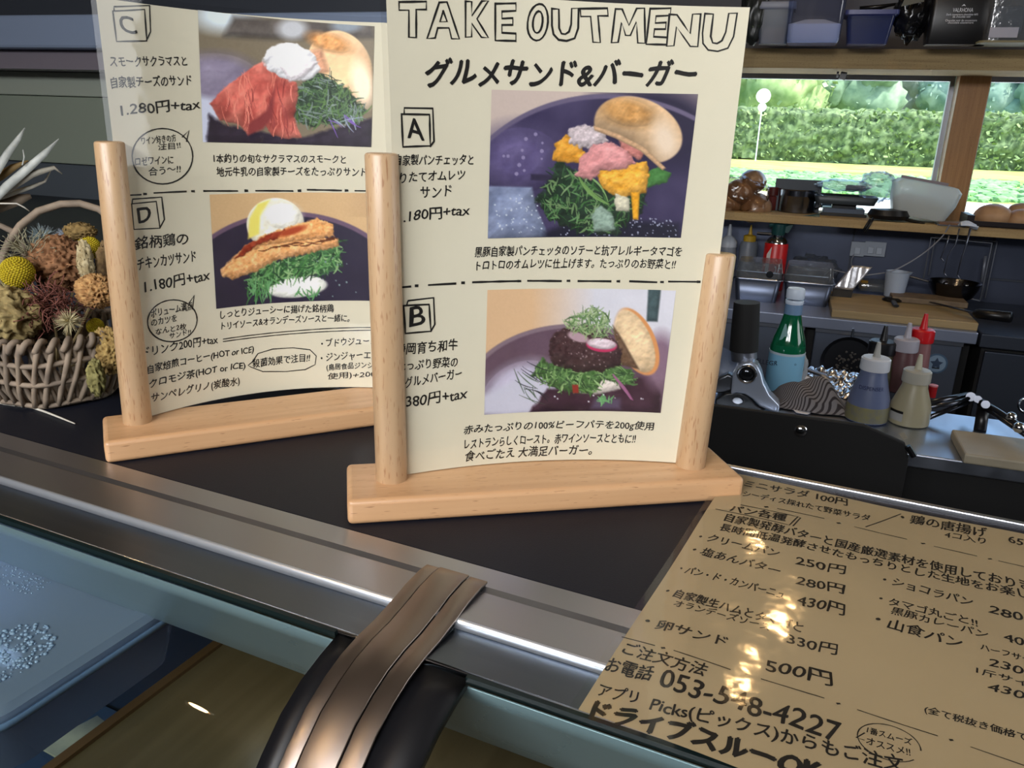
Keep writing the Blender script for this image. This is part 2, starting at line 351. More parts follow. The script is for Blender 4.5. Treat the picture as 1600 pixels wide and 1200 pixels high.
# ------------------------------------------------------------------ refrigerated showcase
sc_ = thing('refrigerated_showcase', 'curved glass refrigerated showcase with brushed steel frame before the counter', 'display case', (0, 0, 0), CA)
def ext(prof, u0, u1, nu=1):
    m = MB(); n = len(prof); vs = []
    for k in range(nu + 1):
        u = u0 + (u1 - u0) * k / nu
        vs += [(u, v, z) for v, z in prof]
    fs = [(k * n + i, k * n + i + 1, (k + 1) * n + i + 1, (k + 1) * n + i) for k in range(nu) for i in range(n - 1)]
    return m.add(vs, fs)
ext([(.3705, .0006), (.352, .0010), (.3485, -.0004), (.3475, -.003)], LU0, LU1).build('rear_trim', STEEL, sc_, solid=.001)
ext([(.3466, -.003), (.3464, .0007), (.3192, .0009)], LU0, LU1).build('top_trim', STEEL, sc_, solid=.001)
ext([(.3192, .0010), (.3182, .0006), (.3174, -.0010), (.3170, -.004)], LU0, LU1).build('bright_lip', mat('lip_steel', (225, 230, 238), .3, .8), sc_, smooth='all', solid=.0008, label='polished bright steel lip')
for u0, u1 in ((LU0, -.209), (-.171, LU1)):
    ext([(.3168, -.0045), (.300, -.0036), (.286, -.0025)], u0, u1).build('sloping_trim', STEEL_DK, sc_, solid=.0008)
    ext([(.2862, -.0020), (.2848, -.0018), (.2846, -.006)], u0, u1).build('glass_clamp', CHROME, sc_, smooth='all', solid=.0006)
GP = [(.284, -.003), (.270, -.0058), (.255, -.010), (.240, -.018), (.226, -.030), (.205, -.052), (.180, -.085), (.155, -.13), (.13, -.19), (.11, -.27), (.10, -.36), (.095, -.50)]
for u0, u1, lb in ((LU0, -.2215, 'left curved glass pane'), (-.1455, LU1, 'right curved glass pane')):
    ext(GP, u0, u1).build('curved_glass', GLASS, sc_, smooth='all', label=lb)
    ext([(v, z + .0004) for v, z in GP[:1]] + [(.2815, -.0028)], u0, u1).build('glass_edge', mat('glass_edge', (12, 26, 27), .3), sc_, solid=.004)
for u0, u1 in ((-.2215, -.208), (-.172, -.1455)):
    ext([(v, z - .003) for v, z in GP], u0, u1).build('gasket', RUBBER, sc_, smooth='all', solid=.005, label='black rubber glass seal')
DP = [(.3535, .0022), (.345, .0030), (.330, .0022), (.319, .0002), (.300, -.0022), (.285, -.0025), (.270, -.0045), (.257, -.0085), (.243, -.0150), (.229, -.0260), (.21, -.044), (.185, -.077), (.16, -.12), (.135, -.18), (.115, -.26), (.10, -.36), (.095, -.5)]
for u0, u1, dz in ((-.2095, -.2012, 0), (-.2006, -.1818, .0007), (-.1812, -.1700, 0)):
    ext([(v, z + dz + .0012) for v, z in DP], u0, u1).build('divider_strip', BRONZE, sc_, smooth='all', solid=.0015, bevel=.0004)
ext([(v, z - .0015) for v, z in DP], -.208, -.171).build('divider_core', BLACKM, sc_, smooth='all', solid=.002)
# interior
def inb(name, u0, u1, v0, v1, z0, z1, m, label=None, bevel=0):
    return MB().box(((u0 + u1) / 2, (v0 + v1) / 2, (z0 + z1) / 2), (u1 - u0, v1 - v0, z1 - z0)).build(name, m, sc_, bevel=bevel, label=label)
LEDGE = mat('inner_steel', (160, 176, 186), .3, .35, nscale=5, rvar=.1)
ext([(.2835, -.008), (.30, -.03), (.325, -.07), (.347, -.1), (.352, -.105)], LU0, LU1).build('inner_ledge', LEDGE, sc_, smooth='all', solid=.001)
inb('inner_back', LU0, LU1, .460, .465, -.6, -.09, STEEL_DK)
inb('inner_floor', LU0, LU1, .10, .458, -.36, -.35, mat('case_floor', (50, 66, 86), .4, .5))
lamp('AREA', 'showcase_led_strip', tuple(CC(-.86, .346, -.112)), 1.0, (.84, .91, 1), aim=tuple(CC(-.86, .30, -.3)), shape='RECTANGLE', size=.5, size_y=.012)
lamp('AREA', 'showcase_led_strip', tuple(CC(.1, .346, -.112)), .06, (.80, .90, 1), aim=tuple(CC(.1, .30, -.3)), shape='RECTANGLE', size=.9, size_y=.012)
inb('base_cabinet', LU0, LU1, .09, .42, FLOOR, -.5, BLACKM)
inb('ceiling_reflection_edge', -.4315, -.4240, .18, .456, -.163, -.150, mat('brown_edge', (96, 66, 36), .5), 'brown strip standing in for the mirrored ceiling edge')  # edge of the mirrored ceiling, built as a solid strip
bd = MB().box(((-.424 + LU1) / 2, .318, -.157), (LU1 + .424, .276, .008)).build('ceiling_reflection_board', REFLWOOD); bd.location = (0, 0, 0); bd.rotation_euler = (0, 0, CA)  # reflection of the wooden ceiling in the glass, built as a solid board
tag(bd, 'olive brown board standing in for the wooden ceiling mirrored in the showcase glass', 'board')
# plastic tub
TUB = thin_film('frosted_tub', (150, 170, 205), .05, .2, white=.75, wcol=(190, 202, 226))
TUBW = thin_film('frosted_tub_wall', (120, 128, 150), .04, .15, white=.45, wcol=(120, 126, 144))
tb = thing('frosted_plastic_tub', 'frosted bluish plastic tub with wet lid inside the showcase', 'tub', CC(-.702, .305, -.155), CA)
def rr(x, y, r, n=5):
    P = []
    for k, (a, b) in enumerate(((1, 1), (-1, 1), (-1, -1), (1, -1))):
        for i in range(n + 1):
            t = PI / 2 * (k + i / n); P.append((a * (x - r) + r * math.cos(t), b * (y - r) + r * math.sin(t)))
    return P
def loft(rings, cap0=True, cap1=True):
    m = MB(); n = len(rings[0][0]); vs = []
    for P, z in rings: vs += [(x, y, z) for x, y in P]
    fs = [(j * n + i, j * n + (i + 1) % n, (j + 1) * n + (i + 1) % n, (j + 1) * n + i) for j in range(len(rings) - 1) for i in range(n)]
    if cap0: fs.append(tuple(reversed(range(n))))
    if cap1: fs.append(tuple(range(n * (len(rings) - 1), n * len(rings))))
    return m.add(vs, fs)
loft([(rr(.253, .070, .02), 0), (rr(.262, .080, .02), .05)], True, False).build('tub_body', TUBW, tb, smooth=True)
loft([(rr(.266, .084, .02), .048), (rr(.267, .085, .02), .054), (rr(.263, .081, .02), .058), (rr(.252, .070, .016), .058), (rr(.247, .065, .014), .053)], False, True).build('tub_lid', TUB, tb, smooth=True)
loft([(rr(.268, .086, .021), .0445), (rr(.268, .086, .021), .049)], False, False).build('tub_rim', mat('tub_rim', (120, 142, 176), .35), tb, smooth=True, solid=.002)
dm = MB()
for i in range(420):
    a = random.uniform(0, 2 * PI); r = math.sqrt(random.random()); x = .212 + .030 * r * math.cos(a); y = -.038 + .040 * r * math.sin(a)
    dm.ico((x - .004, y, .0535), random.uniform(.0007, .0018), 1, sc=(1, 1, .6))
for i in range(160):
    dm.ico((random.uniform(.1, .16), random.uniform(.02, .05), .0535), random.uniform(.0004, .001), 1, sc=(1, 1, .6))
dm.build('condensation', mat('droplet', (170, 186, 214), .08, spec=.8), tb, smooth='all', stuff=True)
# small printed card on the case floor
cp = [G(*q, -.22) for q in ((60, 1166), (152, 1118), (170, 1132), (88, 1182))]
tag(MB().prism(cp, (0, 0, -.002)).build('price_card', mat('card', (172, 166, 140), .7, col2=(150, 146, 126), nscale=60)), 'small creamy card lying beside the tub in the showcase', 'card')

# ------------------------------------------------------------------ lettering and print on sheets
class Sheet:
    """ruled surface: s runs along the chord, t upwards; flat sheets use up = in-plane direction"""
    def __init__(S, A, e, up, nrm, L, bow=0, slump=None): S.A = A; S.e = e; S.up = up; S.n = nrm; S.L = L; S.bow = bow; S.slump = slump
    def off(S, s, t):
        if S.slump: return S.slump(s, t)
        x = max(-.1, min(1.1, s / S.L)); return -S.bow * 4 * x * (1 - x)
    def P(S, s, t, o=0): return S.A + S.e * s + S.up * t + S.n * (S.off(s, t) + o)
    def inv(S, px, py):
        d = ray(px, py); s = t = 0
        for _ in range(8):
            O = S.A + S.n * S.off(s, t); k = (O - CAM).dot(S.n) / d.dot(S.n); q = CAM + d * k - S.A; s = q.dot(S.e); t = q.dot(S.up)
        return Vector((s, t))
_txt = {}
def glyphs(text):
    if text in _txt: return _txt[text]
    cu = bpy.data.curves.new('t', 'FONT'); cu.body = text; cu.size = 1; cu.resolution_u = 3; cu.offset = 0
    ob = bpy.data.objects.new('t', cu); COL.objects.link(ob); dg = bpy.context.evaluated_depsgraph_get(); dg.update()
    me = bpy.data.meshes.new_from_object(ob.evaluated_get(dg)); v = np.array([tuple(x.co[:2]) for x in me.vertices]); f = [tuple(p.vertices) for p in me.polygons]
    bpy.data.objects.remove(ob); bpy.data.curves.remove(cu); bpy.data.meshes.remove(me); _txt[text] = (v, f); return v, f
def write(S, parent, text, p0, p1, h, bold=0, shear=.12, wob=.03, name='lettering', m=None):
    v, f = glyphs(text); v = v.copy()
    a = S.inv(*p0); b = S.inv(*p1); d = (b - a); Ln = d.length; e = d / Ln; n = Vector((-e.y, e.x))
    q0 = Vector(proj(S.P(*a))); q1 = Vector(proj(S.P(*(a + n * .01)))); hm = h * .01 / (q1 - q0).length
    x0, x1 = v[:, 0].min(), v[:, 0].max(); y0, y1 = v[:, 1].min(), v[:, 1].max()
    ph = random.random() * 10; bold = max(bold, hm * .016)
    X = v[:, 0] + wob * np.sin(v[:, 1] * 5 + v[:, 0] * 2.3 + ph) + shear * (v[:, 1] - .35); Y = v[:, 1] + wob * 1.3 * np.sin(v[:, 0] * 3.1 + ph * 2) + wob * .6 * np.sin(v[:, 0] * 7.7 + ph)
    X = (X - x0) / (x1 - x0) * Ln; Y = (Y - y0) / (y1 - y0) * hm
    vs = []
    offs = [(0, 0)] + ([(bold, 0), (0, bold), (-bold, 0), (0, -bold)] if bold else [])
    mb = MB()
    for k, (ox, oy) in enumerate(offs):
        vs = []
        for x, y in zip(X, Y):
            c = a + e * float(x + ox) + n * float(y + oy); vs.append(S.P(c.x, c.y, .00022 + k * 1e-6))
        mb.add(vs, f)
    return mb.build(name, m or INK, parent, fix=False)
def stroke(S, mb, pts, w):
    """marker stroke through photo points, w = width in pixels"""
    q = [S.inv(*p) for p in pts]; c = q[0]; k = .01 / (Vector(proj(S.P(c.x, c.y))) - Vector(proj(S.P(c.x + .01, c.y)))).length; hw = w * k / 2
    pts2 = [q[0]]
    for a, b in zip(q, q[1:]):
        n = max(1, int((b - a).length / .006))
        for i in range(1, n + 1): pts2.append(a + (b - a) * i / n)
    vs = []; N = len(pts2)
    for i, p in enumerate(pts2):
        d = (pts2[min(i + 1, N - 1)] - pts2[max(i - 1, 0)])
        d = d.normalized() if d.length > 1e-9 else Vector((1, 0)); n = Vector((-d.y, d.x)) * hw * (1 + .18 * math.sin(i * 1.3 + p.x * 400))
        e = d * hw * .8 if i in (0, N - 1) else Vector((0, 0)); e = -e if i == 0 else e
        vs += [S.P(*(p + n + e), .00024), S.P(*(p - n + e), .00024)]
    mb.add(vs, [(2 * i, 2 * i + 1, 2 * i + 3, 2 * i + 2) for i in range(N - 1)])
def dot(S, mb, p, r): stroke(S, mb, [(p[0] - r * .7, p[1]), (p[0] + r * .7, p[1])], 2 * r)
def circ(cx, cy, rx, ry, rot=0, n=36, gap=0):
    return [(cx + rx * math.cos(t) * math.cos(rot) - ry * math.sin(t) * math.sin(rot), cy + rx * math.cos(t) * math.sin(rot) + ry * math.sin(t) * math.cos(rot)) for t in [2 * PI * i / n for i in range(n + 1)]]

# ---- painter for the printed photographs (flat print), colours as 0..255 numbers
def vnoise(X, Y, s, seed):
    r = np.random.default_rng(seed); g = r.random((64, 64)); x = X / s; y = Y / s; xi = np.floor(x).astype(int); yi = np.floor(y).astype(int); fx = x - xi; fy = y - yi
    fx = fx * fx * (3 - 2 * fx); fy = fy * fy * (3 - 2 * fy); G_ = lambda a, b: g[a % 64, b % 64]
    return (G_(xi, yi) * (1 - fx) + G_(xi + 1, yi) * fx) * (1 - fy) + (G_(xi, yi + 1) * (1 - fx) + G_(xi + 1, yi + 1) * fx) * fy
def fbm(X, Y, s, seed): return (vnoise(X, Y, s, seed) + .5 * vnoise(X, Y, s / 2, seed + 1) + .25 * vnoise(X, Y, s / 4, seed + 2)) / 1.75
class Paint:
    def __init__(P, X, Y, base): P.X = X; P.Y = Y; P.C = np.zeros(X.shape + (3,)) + np.array(base, float); P.seed = 5; P.d = None
    def lay(P, M, col, var=0, vs=20, col2=None):
        P.seed += 7; d = P.d; P.d = None; c = np.array(col, float) + np.zeros(P.C.shape)
        if var or col2 is not None:
            n = fbm(P.X, P.Y, vs, P.seed)[..., None]
            if col2 is not None: k = np.clip((n - .3) * 2.5, 0, 1); c = c * (1 - k) + np.array(col2, float) * k
            if var: c = c + (n - .5) * 2 * var
            if var and d is not None and d.max() < 150:
                R_ = max(8., .55 * float(d.max())); h = np.sqrt(np.clip(d / R_, 0, 1)) * R_ * .8 + n[..., 0] * min(vs, 26) * .7
                gy, gx = np.gradient(h); k_ = abs(P.X[0, 1] - P.X[0, 0]); c = c * (1 - .16 * np.clip((gx * .5 + gy) / k_ * -1, -1.6, 1.6))[..., None] * (.80 + .20 * np.clip(d / R_, 0, 1))[..., None] * 1.05
        M = np.clip(M, 0, 1)[..., None]; P.C = P.C * (1 - M) + c * M
    def ell(P, cx, cy, rx, ry, rot=0, soft=4, wob=0):
        c, s = math.cos(rot), math.sin(rot); x = P.X - cx; y = P.Y - cy; u = (x * c + y * s) / rx; v = (-x * s + y * c) / ry; d = (1 - np.sqrt(u * u + v * v)) * min(rx, ry)
        if wob: d = d + (fbm(P.X, P.Y, 30, P.seed + 3) - .5) * 2 * wob
        P.d = d
        return np.clip(d / soft + .5, 0, 1)
    def poly(P, pts, soft=4, wob=0, ws=22):
        x, y = P.X, P.Y; ins = np.zeros(x.shape, bool); D = np.full(x.shape, 1e9); n = len(pts)
        for i in range(n):
            (x1, y1), (x2, y2) = pts[i], pts[(i + 1) % n]
            if y1 != y2: ins ^= ((y1 > y) != (y2 > y)) & (x < (x2 - x1) * (y - y1) / (y2 - y1) + x1)
            dx, dy = x2 - x1, y2 - y1; t = np.clip(((x - x1) * dx + (y - y1) * dy) / (dx * dx + dy * dy + 1e-9), 0, 1)
            D = np.minimum(D, np.hypot(x - x1 - t * dx, y - y1 - t * dy))
        d = np.where(ins, D, -D)
        if wob: P.seed += 3; d = d + (fbm(x, y, ws, P.seed) - .5) * 2 * wob
        P.d = d
        return np.clip(d / soft + .5, 0, 1)
    def lines(P, n, region, cols, ln=(20, 60), wd=(2, 5), ang=(0, 2 * PI), seed=1):
        r = np.random.default_rng(seed); x0, y0 = P.X[0, 0], P.Y[0, 0]
        xs = [p[0] for p in region]; ys = [p[1] for p in region]; done = 0; tries = 0
        while done < n and tries < n * 20:
            tries += 1; x = r.uniform(min(xs), max(xs)); y = r.uniform(min(ys), max(ys)); c = False; j = len(region) - 1
            for i in range(len(region)):
                if (region[i][1] > y) != (region[j][1] > y) and x < (region[j][0] - region[i][0]) * (y - region[i][1]) / (region[j][1] - region[i][1]) + region[i][0]: c = not c
                j = i
            if not c: continue
            done += 1; a = r.uniform(*ang); L = r.uniform(*ln); w_ = r.uniform(*wd); bx = r.uniform(-.3, .3) * L; dx, dy = math.cos(a) * L / 2, math.sin(a) * L / 2; R_ = L / 2 + w_ * 2 + abs(bx)
            sel = (np.abs(P.X - x) < R_) & (np.abs(P.Y - y) < R_)
            jj, ii = np.where(sel)
            if len(jj) == 0: continue
            sl = (slice(jj.min(), jj.max() + 1), slice(ii.min(), ii.max() + 1)); X = P.X[sl]; Y = P.Y[sl]
            u = ((X - x) * dx + (Y - y) * dy) / (dx * dx + dy * dy); v = ((X - x) * -dy + (Y - y) * dx) / math.hypot(dx, dy) - bx * (1 - u * u) * .5
            m = np.clip((w_ * (1 - .6 * np.abs(u)) - np.abs(v)) / 2 + .5, 0, 1) * (np.abs(u) < 1)
            col = np.array(cols[r.integers(len(cols))], float) + r.normal(0, 8); P.C[sl] = P.C[sl] * (1 - m[..., None]) + col * m[..., None]
    def dots(P, n, box, col, rad=(2, 4), seed=2):
        r = np.random.default_rng(seed)
        for _ in range(n):
            x = r.uniform(box[0], box[2]); y = r.uniform(box[1], box[3]); q = r.uniform(*rad); sel = (np.abs(P.X - x) < q * 2) & (np.abs(P.Y - y) < q * 2)
            m = np.clip((q - np.hypot(P.X[sel] - x, P.Y[sel] - y)) / 2 + .5, 0, 1)[:, None]; P.C[sel] = P.C[sel] * (1 - m) + np.array(col, float) * m
def print_mat(name, gain):
    m = bpy.data.materials.new(name); m.use_nodes = True; N = m.node_tree.nodes; L = m.node_tree.links; b = N['Principled BSDF']; b.inputs['Roughness'].default_value = .5
    a = N.new('ShaderNodeAttribute'); a.attribute_name = 'print'; L.new(a.outputs[0], b.inputs[0]); return m
def photo(S, parent, corners, conv, base, fn, gain, name='printed_photo', label=None, edge=(225, 225, 220)):
    tl, tr, br, bl = [S.inv(*c) for c in corners]; (X0, X1) = corners[0], corners[1]
    nu = int(abs(corners[1][0] - corners[0][0]) / 1.15); nv = int(abs(corners[3][1] - corners[0][1]) / 1.15)
    a = np.linspace(0, 1, nu + 1)[None, :]; b = np.linspace(0, 1, nv + 1)[:, None]
    c = [np.array(q, float) for q in corners]
    px = (c[0][0] * (1 - a) + c[1][0] * a) * (1 - b) + (c[3][0] * (1 - a) + c[2][0] * a) * b; py = (c[0][1] * (1 - a) + c[1][1] * a) * (1 - b) + (c[3][1] * (1 - a) + c[2][1] * a) * b
    P = Paint(*conv(px, py), base); fn(P); C = np.clip(P.C, 0, 255) / 255
    C = C + (fbm(P.X, P.Y, 5, 99)[..., None] - .5) * .03
    C = np.clip(C, 0, 1); Cl = np.where(C <= .04045, C / 12.92, ((C + .055) / 1.055) ** 2.4) * gain; Cl = np.clip(Cl, 0, .98)
    vs = []
    for j in range(nv + 1):
        for i in range(nu + 1):
            A_, B_ = i / nu, j / nv; q = (tl * (1 - A_) + tr * A_) * (1 - B_) + (bl * (1 - A_) + br * A_) * B_; vs.append(S.P(q.x, q.y, .0003))
    fs = [(j * (nu + 1) + i, (j + 1) * (nu + 1) + i, (j + 1) * (nu + 1) + i + 1, j * (nu + 1) + i + 1) for j in range(nv) for i in range(nu)]
    o = MB().add(vs, fs).build(name, print_mat(name + '_ink', 1), parent, fix=False, label=label)
    at = o.data.color_attributes.new('print', 'FLOAT_COLOR', 'POINT'); buf = np.ones(((nv + 1) * (nu + 1), 4), np.float32); buf[:, :3] = Cl.reshape(-1, 3); at.data.foreach_set('color', buf.ravel())
    return o

# ------------------------------------------------------------------ wooden menu stands
def stand(label, fl, az, L, D, p1, p2, h1, h2, leans, group):
    e = Vector((math.cos(az), math.sin(az), 0)); n = Vector((-e.y, e.x, 0)); T = .0175
    t = thing('wooden_menu_stand', label, 'menu stand', fl, az, group)
    loc = lambda P: (Vector((P.x, P.y, 0)) - Vector((fl.x, fl.y, 0)))
    MB().box((L / 2, D / 2, T / 2), (L, D, T)).build('base', BEECH_X, t, smooth=True, bevel=.0035, seg=4)
    r = .0106
    for (P, h), ln in zip(((p1, h1), (p2, h2)), leans):
        q = loc(P); x, y = q.dot(e), q.dot(n)
        o = MB().lathe([(r - .0012, T - .006), (r, T - .004), (r * .95, h - .0016), (r * .95 - .0006, h - .0005), (r * .95 - .002, h)], (0, 0, 0), 40)
        o.v = [(x_ + ln * max(0, z_ - T) / (h - T), y_, z_) for x_, y_, z_ in o.v]; o = o.build('post', BEECH_Z, t, smooth=True)
        o.location = (x, y, 0)
    return t
FL1 = G(543.5, 822); E1 = (G(1158, 782) - FL1).normalized(); AZ1 = math.atan2(E1.y, E1.x); T = .0175
P11 = G(612, 747, T); P12 = G(1078, 726, T)
stand('beech menu stand holding the TAKE OUT MENU sheet, nearer stand', FL1, AZ1, .2755, .0605, P11, P12, .2305, .1715, (-.003, .0055), None)
FL2 = G(166, 726); E2 = (G(586, 667) - FL2).normalized(); AZ2 = math.atan2(E2.y, E2.x)
P21 = G(215, 658, T); P22 = P21 + E2 * .2165
stand('beech menu stand behind, holding the sheet with sandwiches C and D', FL2, AZ2, .2755, .0605, P21, P22, .2285, .1715, (.0035, .0055), None)

def paper_mat(name, col, c2):
    return mat(name, col, .55, col2=c2, nscale=8, spec=.3)
PAPER1 = paper_mat('cream_paper', (226, 220, 196), (231, 225, 202))
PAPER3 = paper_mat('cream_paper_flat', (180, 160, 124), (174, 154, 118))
def menu_sheet(label, P1, P2, bow, s0, s1, z0, H, paper, fl_=0, group=None):
    e = (P2 - P1); e.z = 0; L = e.length; e.normalize(); n = Vector((e.y, -e.x, 0))       # n faces the guest
    A = Vector((P1.x, P1.y, z0)); S = Sheet(A, e, UP, n, L, bow)
    t = thing('laminated_menu_sheet', label, 'menu', A, 0, group)
    inv = Matrix.Translation(-A)
    MB().grid(lambda a, b: S.P(s0 - fl_ * b + (s1 - s0 + fl_ * 1.3 * b) * a, H * b), 48, 12).build('paper', paper, t, smooth='all', fix=False)
    MB().grid(lambda a, b: S.P(s0 - .0035 - fl_ * b + (s1 - s0 + .0075 + (fl_ * 1.6) * b) * a, -.0005 + (H + .0045) * b, .0008 + .0012 * math.sin(a * 9 + b * 4) * b * 0), 48, 30).build('laminate_film', FILM, t, smooth='all', fix=False)
    return S, t
def relocate(t):
    for c in COL.objects:
        if c.parent == t and c.type == 'MESH': c.data.transform(Matrix.Translation(-Vector(t.location)))
S1, M1 = menu_sheet('cream TAKE OUT MENU sheet with burgers A and B in the nearer stand', P11, P12, .017, .0085, (P12 - P11).length + .003, .0182, .3035, PAPER1, .0075)
S2, M2 = menu_sheet('cream menu sheet with sandwiches C and D and drinks in the rear stand', P21, P22, .034, .0060, .2165 + .003, .0182, .3035, PAPER1)

Z = lambda ox, oy, k=2.5806: (lambda x, y: (ox + x / k, oy + y / k))
z3 = Z(580, 0); z4 = Z(560, 400); z1 = Z(0, 0); z2 = Z(0, 250); z5 = Z(900, 750, 2.2857)
def W(S, M, z, k, text, a, b, h, **kw): return write(S, M, text, z(*a), z(*b), h / k, **kw)
def strokes(S, M, z, k, lst, w_, name='pen_lines'):
    for pts in lst:
        mb = MB(); stroke(S, mb, [z(*p) for p in pts], w_ / k); mb.build('pen_line', INK, M, fix=False)
def dashes(S, M, z, k, segs, dots_, w_=8):
    for a, b in segs: mb = MB(); stroke(S, mb, [z(*a), z(*b)], w_ / k); mb.build('pen_dash', INK, M, fix=False)
    for d in dots_: mb = MB(); dot(S, mb, z(*d), 5 / k); mb.build('pen_dot', INK, M, fix=False)
KZ = 2.5806
# block outline capitals
BLK = {
 'T': [[(0, 0), (1, 0), (1, .22), (.63, .22), (.63, 1), (.36, 1), (.36, .22), (0, .22), (0, 0)]],
 'A': [[(.38, 0), (.62, 0), (1, 1), (.76, 1), (.68, .72), (.33, .72), (.25, 1), (0, 1), (.38, 0)], [(.5, .25), (.62, .55), (.4, .55), (.5, .25)]],
 'K': [[(0, 0), (.27, 0), (.27, .4), (.72, 0), (1, 0), (.5, .5), (1, 1), (.7, 1), (.27, .62), (.27, 1), (0, 1), (0, 0)]],
 'E': [[(0, 0), (1, 0), (1, .2), (.32, .2), (.32, .4), (.85, .4), (.85, .58), (.32, .58), (.32, .8), (1, .8), (1, 1), (0, 1), (0, 0)]],
 'O': [circ(.5, .5, .5, .5, n=20), circ(.5, .5, .24, .3, n=16)],
 'U': [[(0, 0), (.26, 0), (.27, .6), (.36, .78), (.5, .8), (.64, .72), (.72, .5), (.74, 0), (1, 0), (.98, .6), (.85, .9), (.55, 1), (.25, .97), (.06, .78), (0, .5), (0, 0)]],
 'M': [[(.12, 0), (.32, 0), (.52, .5), (.75, 0), (.98, 0), (1, 1), (.78, 1), (.74, .4), (.56, .8), (.42, .8), (.3, .4), (.2, 1), (0, 1), (.12, 0)]],
 'N': [[(0, 0), (.24, 0), (.72, .62), (.74, 0), (1, 0), (1, 1), (.76, 1), (.26, .38), (.24, 1), (0, 1), (0, 0)]]}
for ch, x0, y0, x1, y1, sh in (('T', 112, 8, 222, 152, 0), ('A', 225, 8, 355, 155, 0), ('K', 380, 5, 472, 150, 0), ('E', 500, 15, 583, 163, 0), ('O', 630, 15, 712, 165, 12), ('U', 728, 35, 836, 166, 0), ('T', 848, 35, 958, 172, -12), ('M', 968, 35, 1104, 172, 0), ('E', 1116, 35, 1200, 178, 16), ('N', 1196, 58, 1322, 186, 12), ('U', 1335, 55, 1465, 208, 20)):
    mbt = MB()
    for pl in BLK[ch]:
        stroke(S1, mbt, [z3(x0 + (x1 - x0) * a + sh * (1 - b) - sh * .5, y0 + (y1 - y0) * b + 2 * math.sin(a * 5 + b * 3)) for a, b in pl], 2.9)
    mbt.build('block_letter', INK, M1, fix=False)
A1 = lambda *a, **k: W(S1, M1, z3, KZ, *a, **k); B1 = lambda *a, **k: W(S1, M1, z4, KZ, *a, **k)
A1('グルメサンド&バーガー', (222, 346), (1305, 348), 112, bold=.00055, shear=.2)
A1('A', (145, 562), (212, 562), 84, bold=.0002, shear=.0)
A1('自家製パンチェッタと', (98, 668), (412, 664), 44); A1('作りたてオムレツ', (72, 741), (378, 724), 44); A1('サンド', (200, 800), (325, 790), 44); A1('1.180円+tax', (112, 900), (398, 868), 48)
A1('黒豚自家製パンチェッタのソテーと抗アレルギータマゴを', (418, 1037), (1250, 1035), 42); A1('トロトロのオムレツに仕上げます。たっぷりのお野菜と!!', (425, 1090), (1225, 1085), 40)
strokes(S1, M1, z3, KZ, [[(122, 460), (235, 462), (238, 588), (128, 592), (122, 460)], [(133, 458), (133, 435), (248, 437), (253, 570), (238, 590)]], 7.5)
dashes(S1, M1, z3, KZ, [((125, 1158), (158, 1155)), ((232, 1149), (340, 1143)), ((410, 1138), (592, 1133)), ((632, 1132), (765, 1133)), ((835, 1133), (965, 1134)), ((1043, 1134), (1150, 1138)), ((1200, 1135), (1310, 1136))], [(183, 1152), (370, 1140), (597, 1133), (795, 1132), (996, 1134), (1172, 1137), (1320, 1136)])
B1('B', (207, 282), (265, 278), 78, bold=.0002, shear=0)
strokes(S1, M1, z4, KZ, [[(182, 200), (285, 195), (292, 303), (190, 312), (182, 200)], [(195, 197), (200, 180), (303, 168), (308, 275), (292, 303)]], 7.5)
B1('静岡育ち和牛', (150, 402), (400, 380), 48); B1('たっぷり野菜の', (160, 465), (400, 446), 42); B1('グルメバーガー', (190, 532), (418, 492), 42); B1('1.380円+tax', (160, 620), (440, 578), 50)
B1('赤みたっぷりの100%ビーフパテを200g使用', (425, 724), (1188, 708), 40); B1('レストランらしくロースト。赤ワインソースとともに!!', (428, 780), (1115, 756), 40); B1('食べごたえ 大満足バーガー。', (430, 830), (940, 802), 42)
C2 = lambda *a, **k: W(S2, M2, z1, KZ, *a, **k); D2 = lambda *a, **k: W(S2, M2, z2, KZ, *a, **k)
C2('C', (490, 138), (552, 138), 72, bold=.0002, shear=0)
strokes(S2, M2, z1, KZ, [[(455, 45), (583, 38), (592, 165), (470, 167), (455, 45)], [(460, 42), (460, 27), (603, 22), (607, 128), (590, 165)], [(530, 822), (630, 812), (645, 920), (540, 925), (530, 822)], [(533, 817), (535, 803), (652, 795), (663, 885), (645, 918)]], 6)
C2('スモークサクラマスと', (448, 268), (755, 264), 42); C2('自家製チーズのサンド', (452, 356), (775, 345), 48); C2('1.280円+tax', (492, 468), (810, 442), 50)
C2('ワイン好きの方', (573, 584), (712, 570), 32); C2('注目!!', (640, 606), (730, 598), 28); C2('ロゼワインに', (548, 668), (700, 658), 34); C2('合う〜!!', (603, 710), (730, 694), 34)
C2('1本釣りの旬なサクラマスのスモークと', (863, 657), (1395, 660), 36); C2('地元牛乳の自家製チーズをたっぷりサンド', (875, 712), (1478, 712), 38)
strokes(S2, M2, z1, KZ, [circ(655, 630, 122, 112) , [(735, 552), (762, 526), (752, 570)]], 5)
dashes(S2, M2, z1, KZ, [((520, 787), (568, 785)), ((622, 778), (750, 772)), ((822, 770), (957, 770)), ((1032, 769), (1180, 770)), ((1240, 765), (1375, 768)), ((1432, 769), (1490, 770))], [(585, 782), (778, 771), (993, 769), (1207, 769), (1397, 768)], 7)
C2('D', (560, 898), (612, 893), 60, bold=.0003, shear=0)
C2('銘柄鶏の', (548, 1008), (760, 985), 52); C2('チキンカツサンド', (558, 1088), (792, 1055), 46); C2('1.180円+tax', (588, 1182), (850, 1132), 50)
strokes(S2, M2, z2, KZ, [circ(695, 648, 100, 84, -.15), [(762, 577), (783, 545), (777, 592)]], 5)
D2('ボリューム満点', (612, 637), (778, 603), 34); D2('のカツを', (612, 670), (714, 650), 28); D2('なんと2枚', (630, 706), (752, 682), 26); D2('サンド!!', (685, 722), (770, 702), 22)
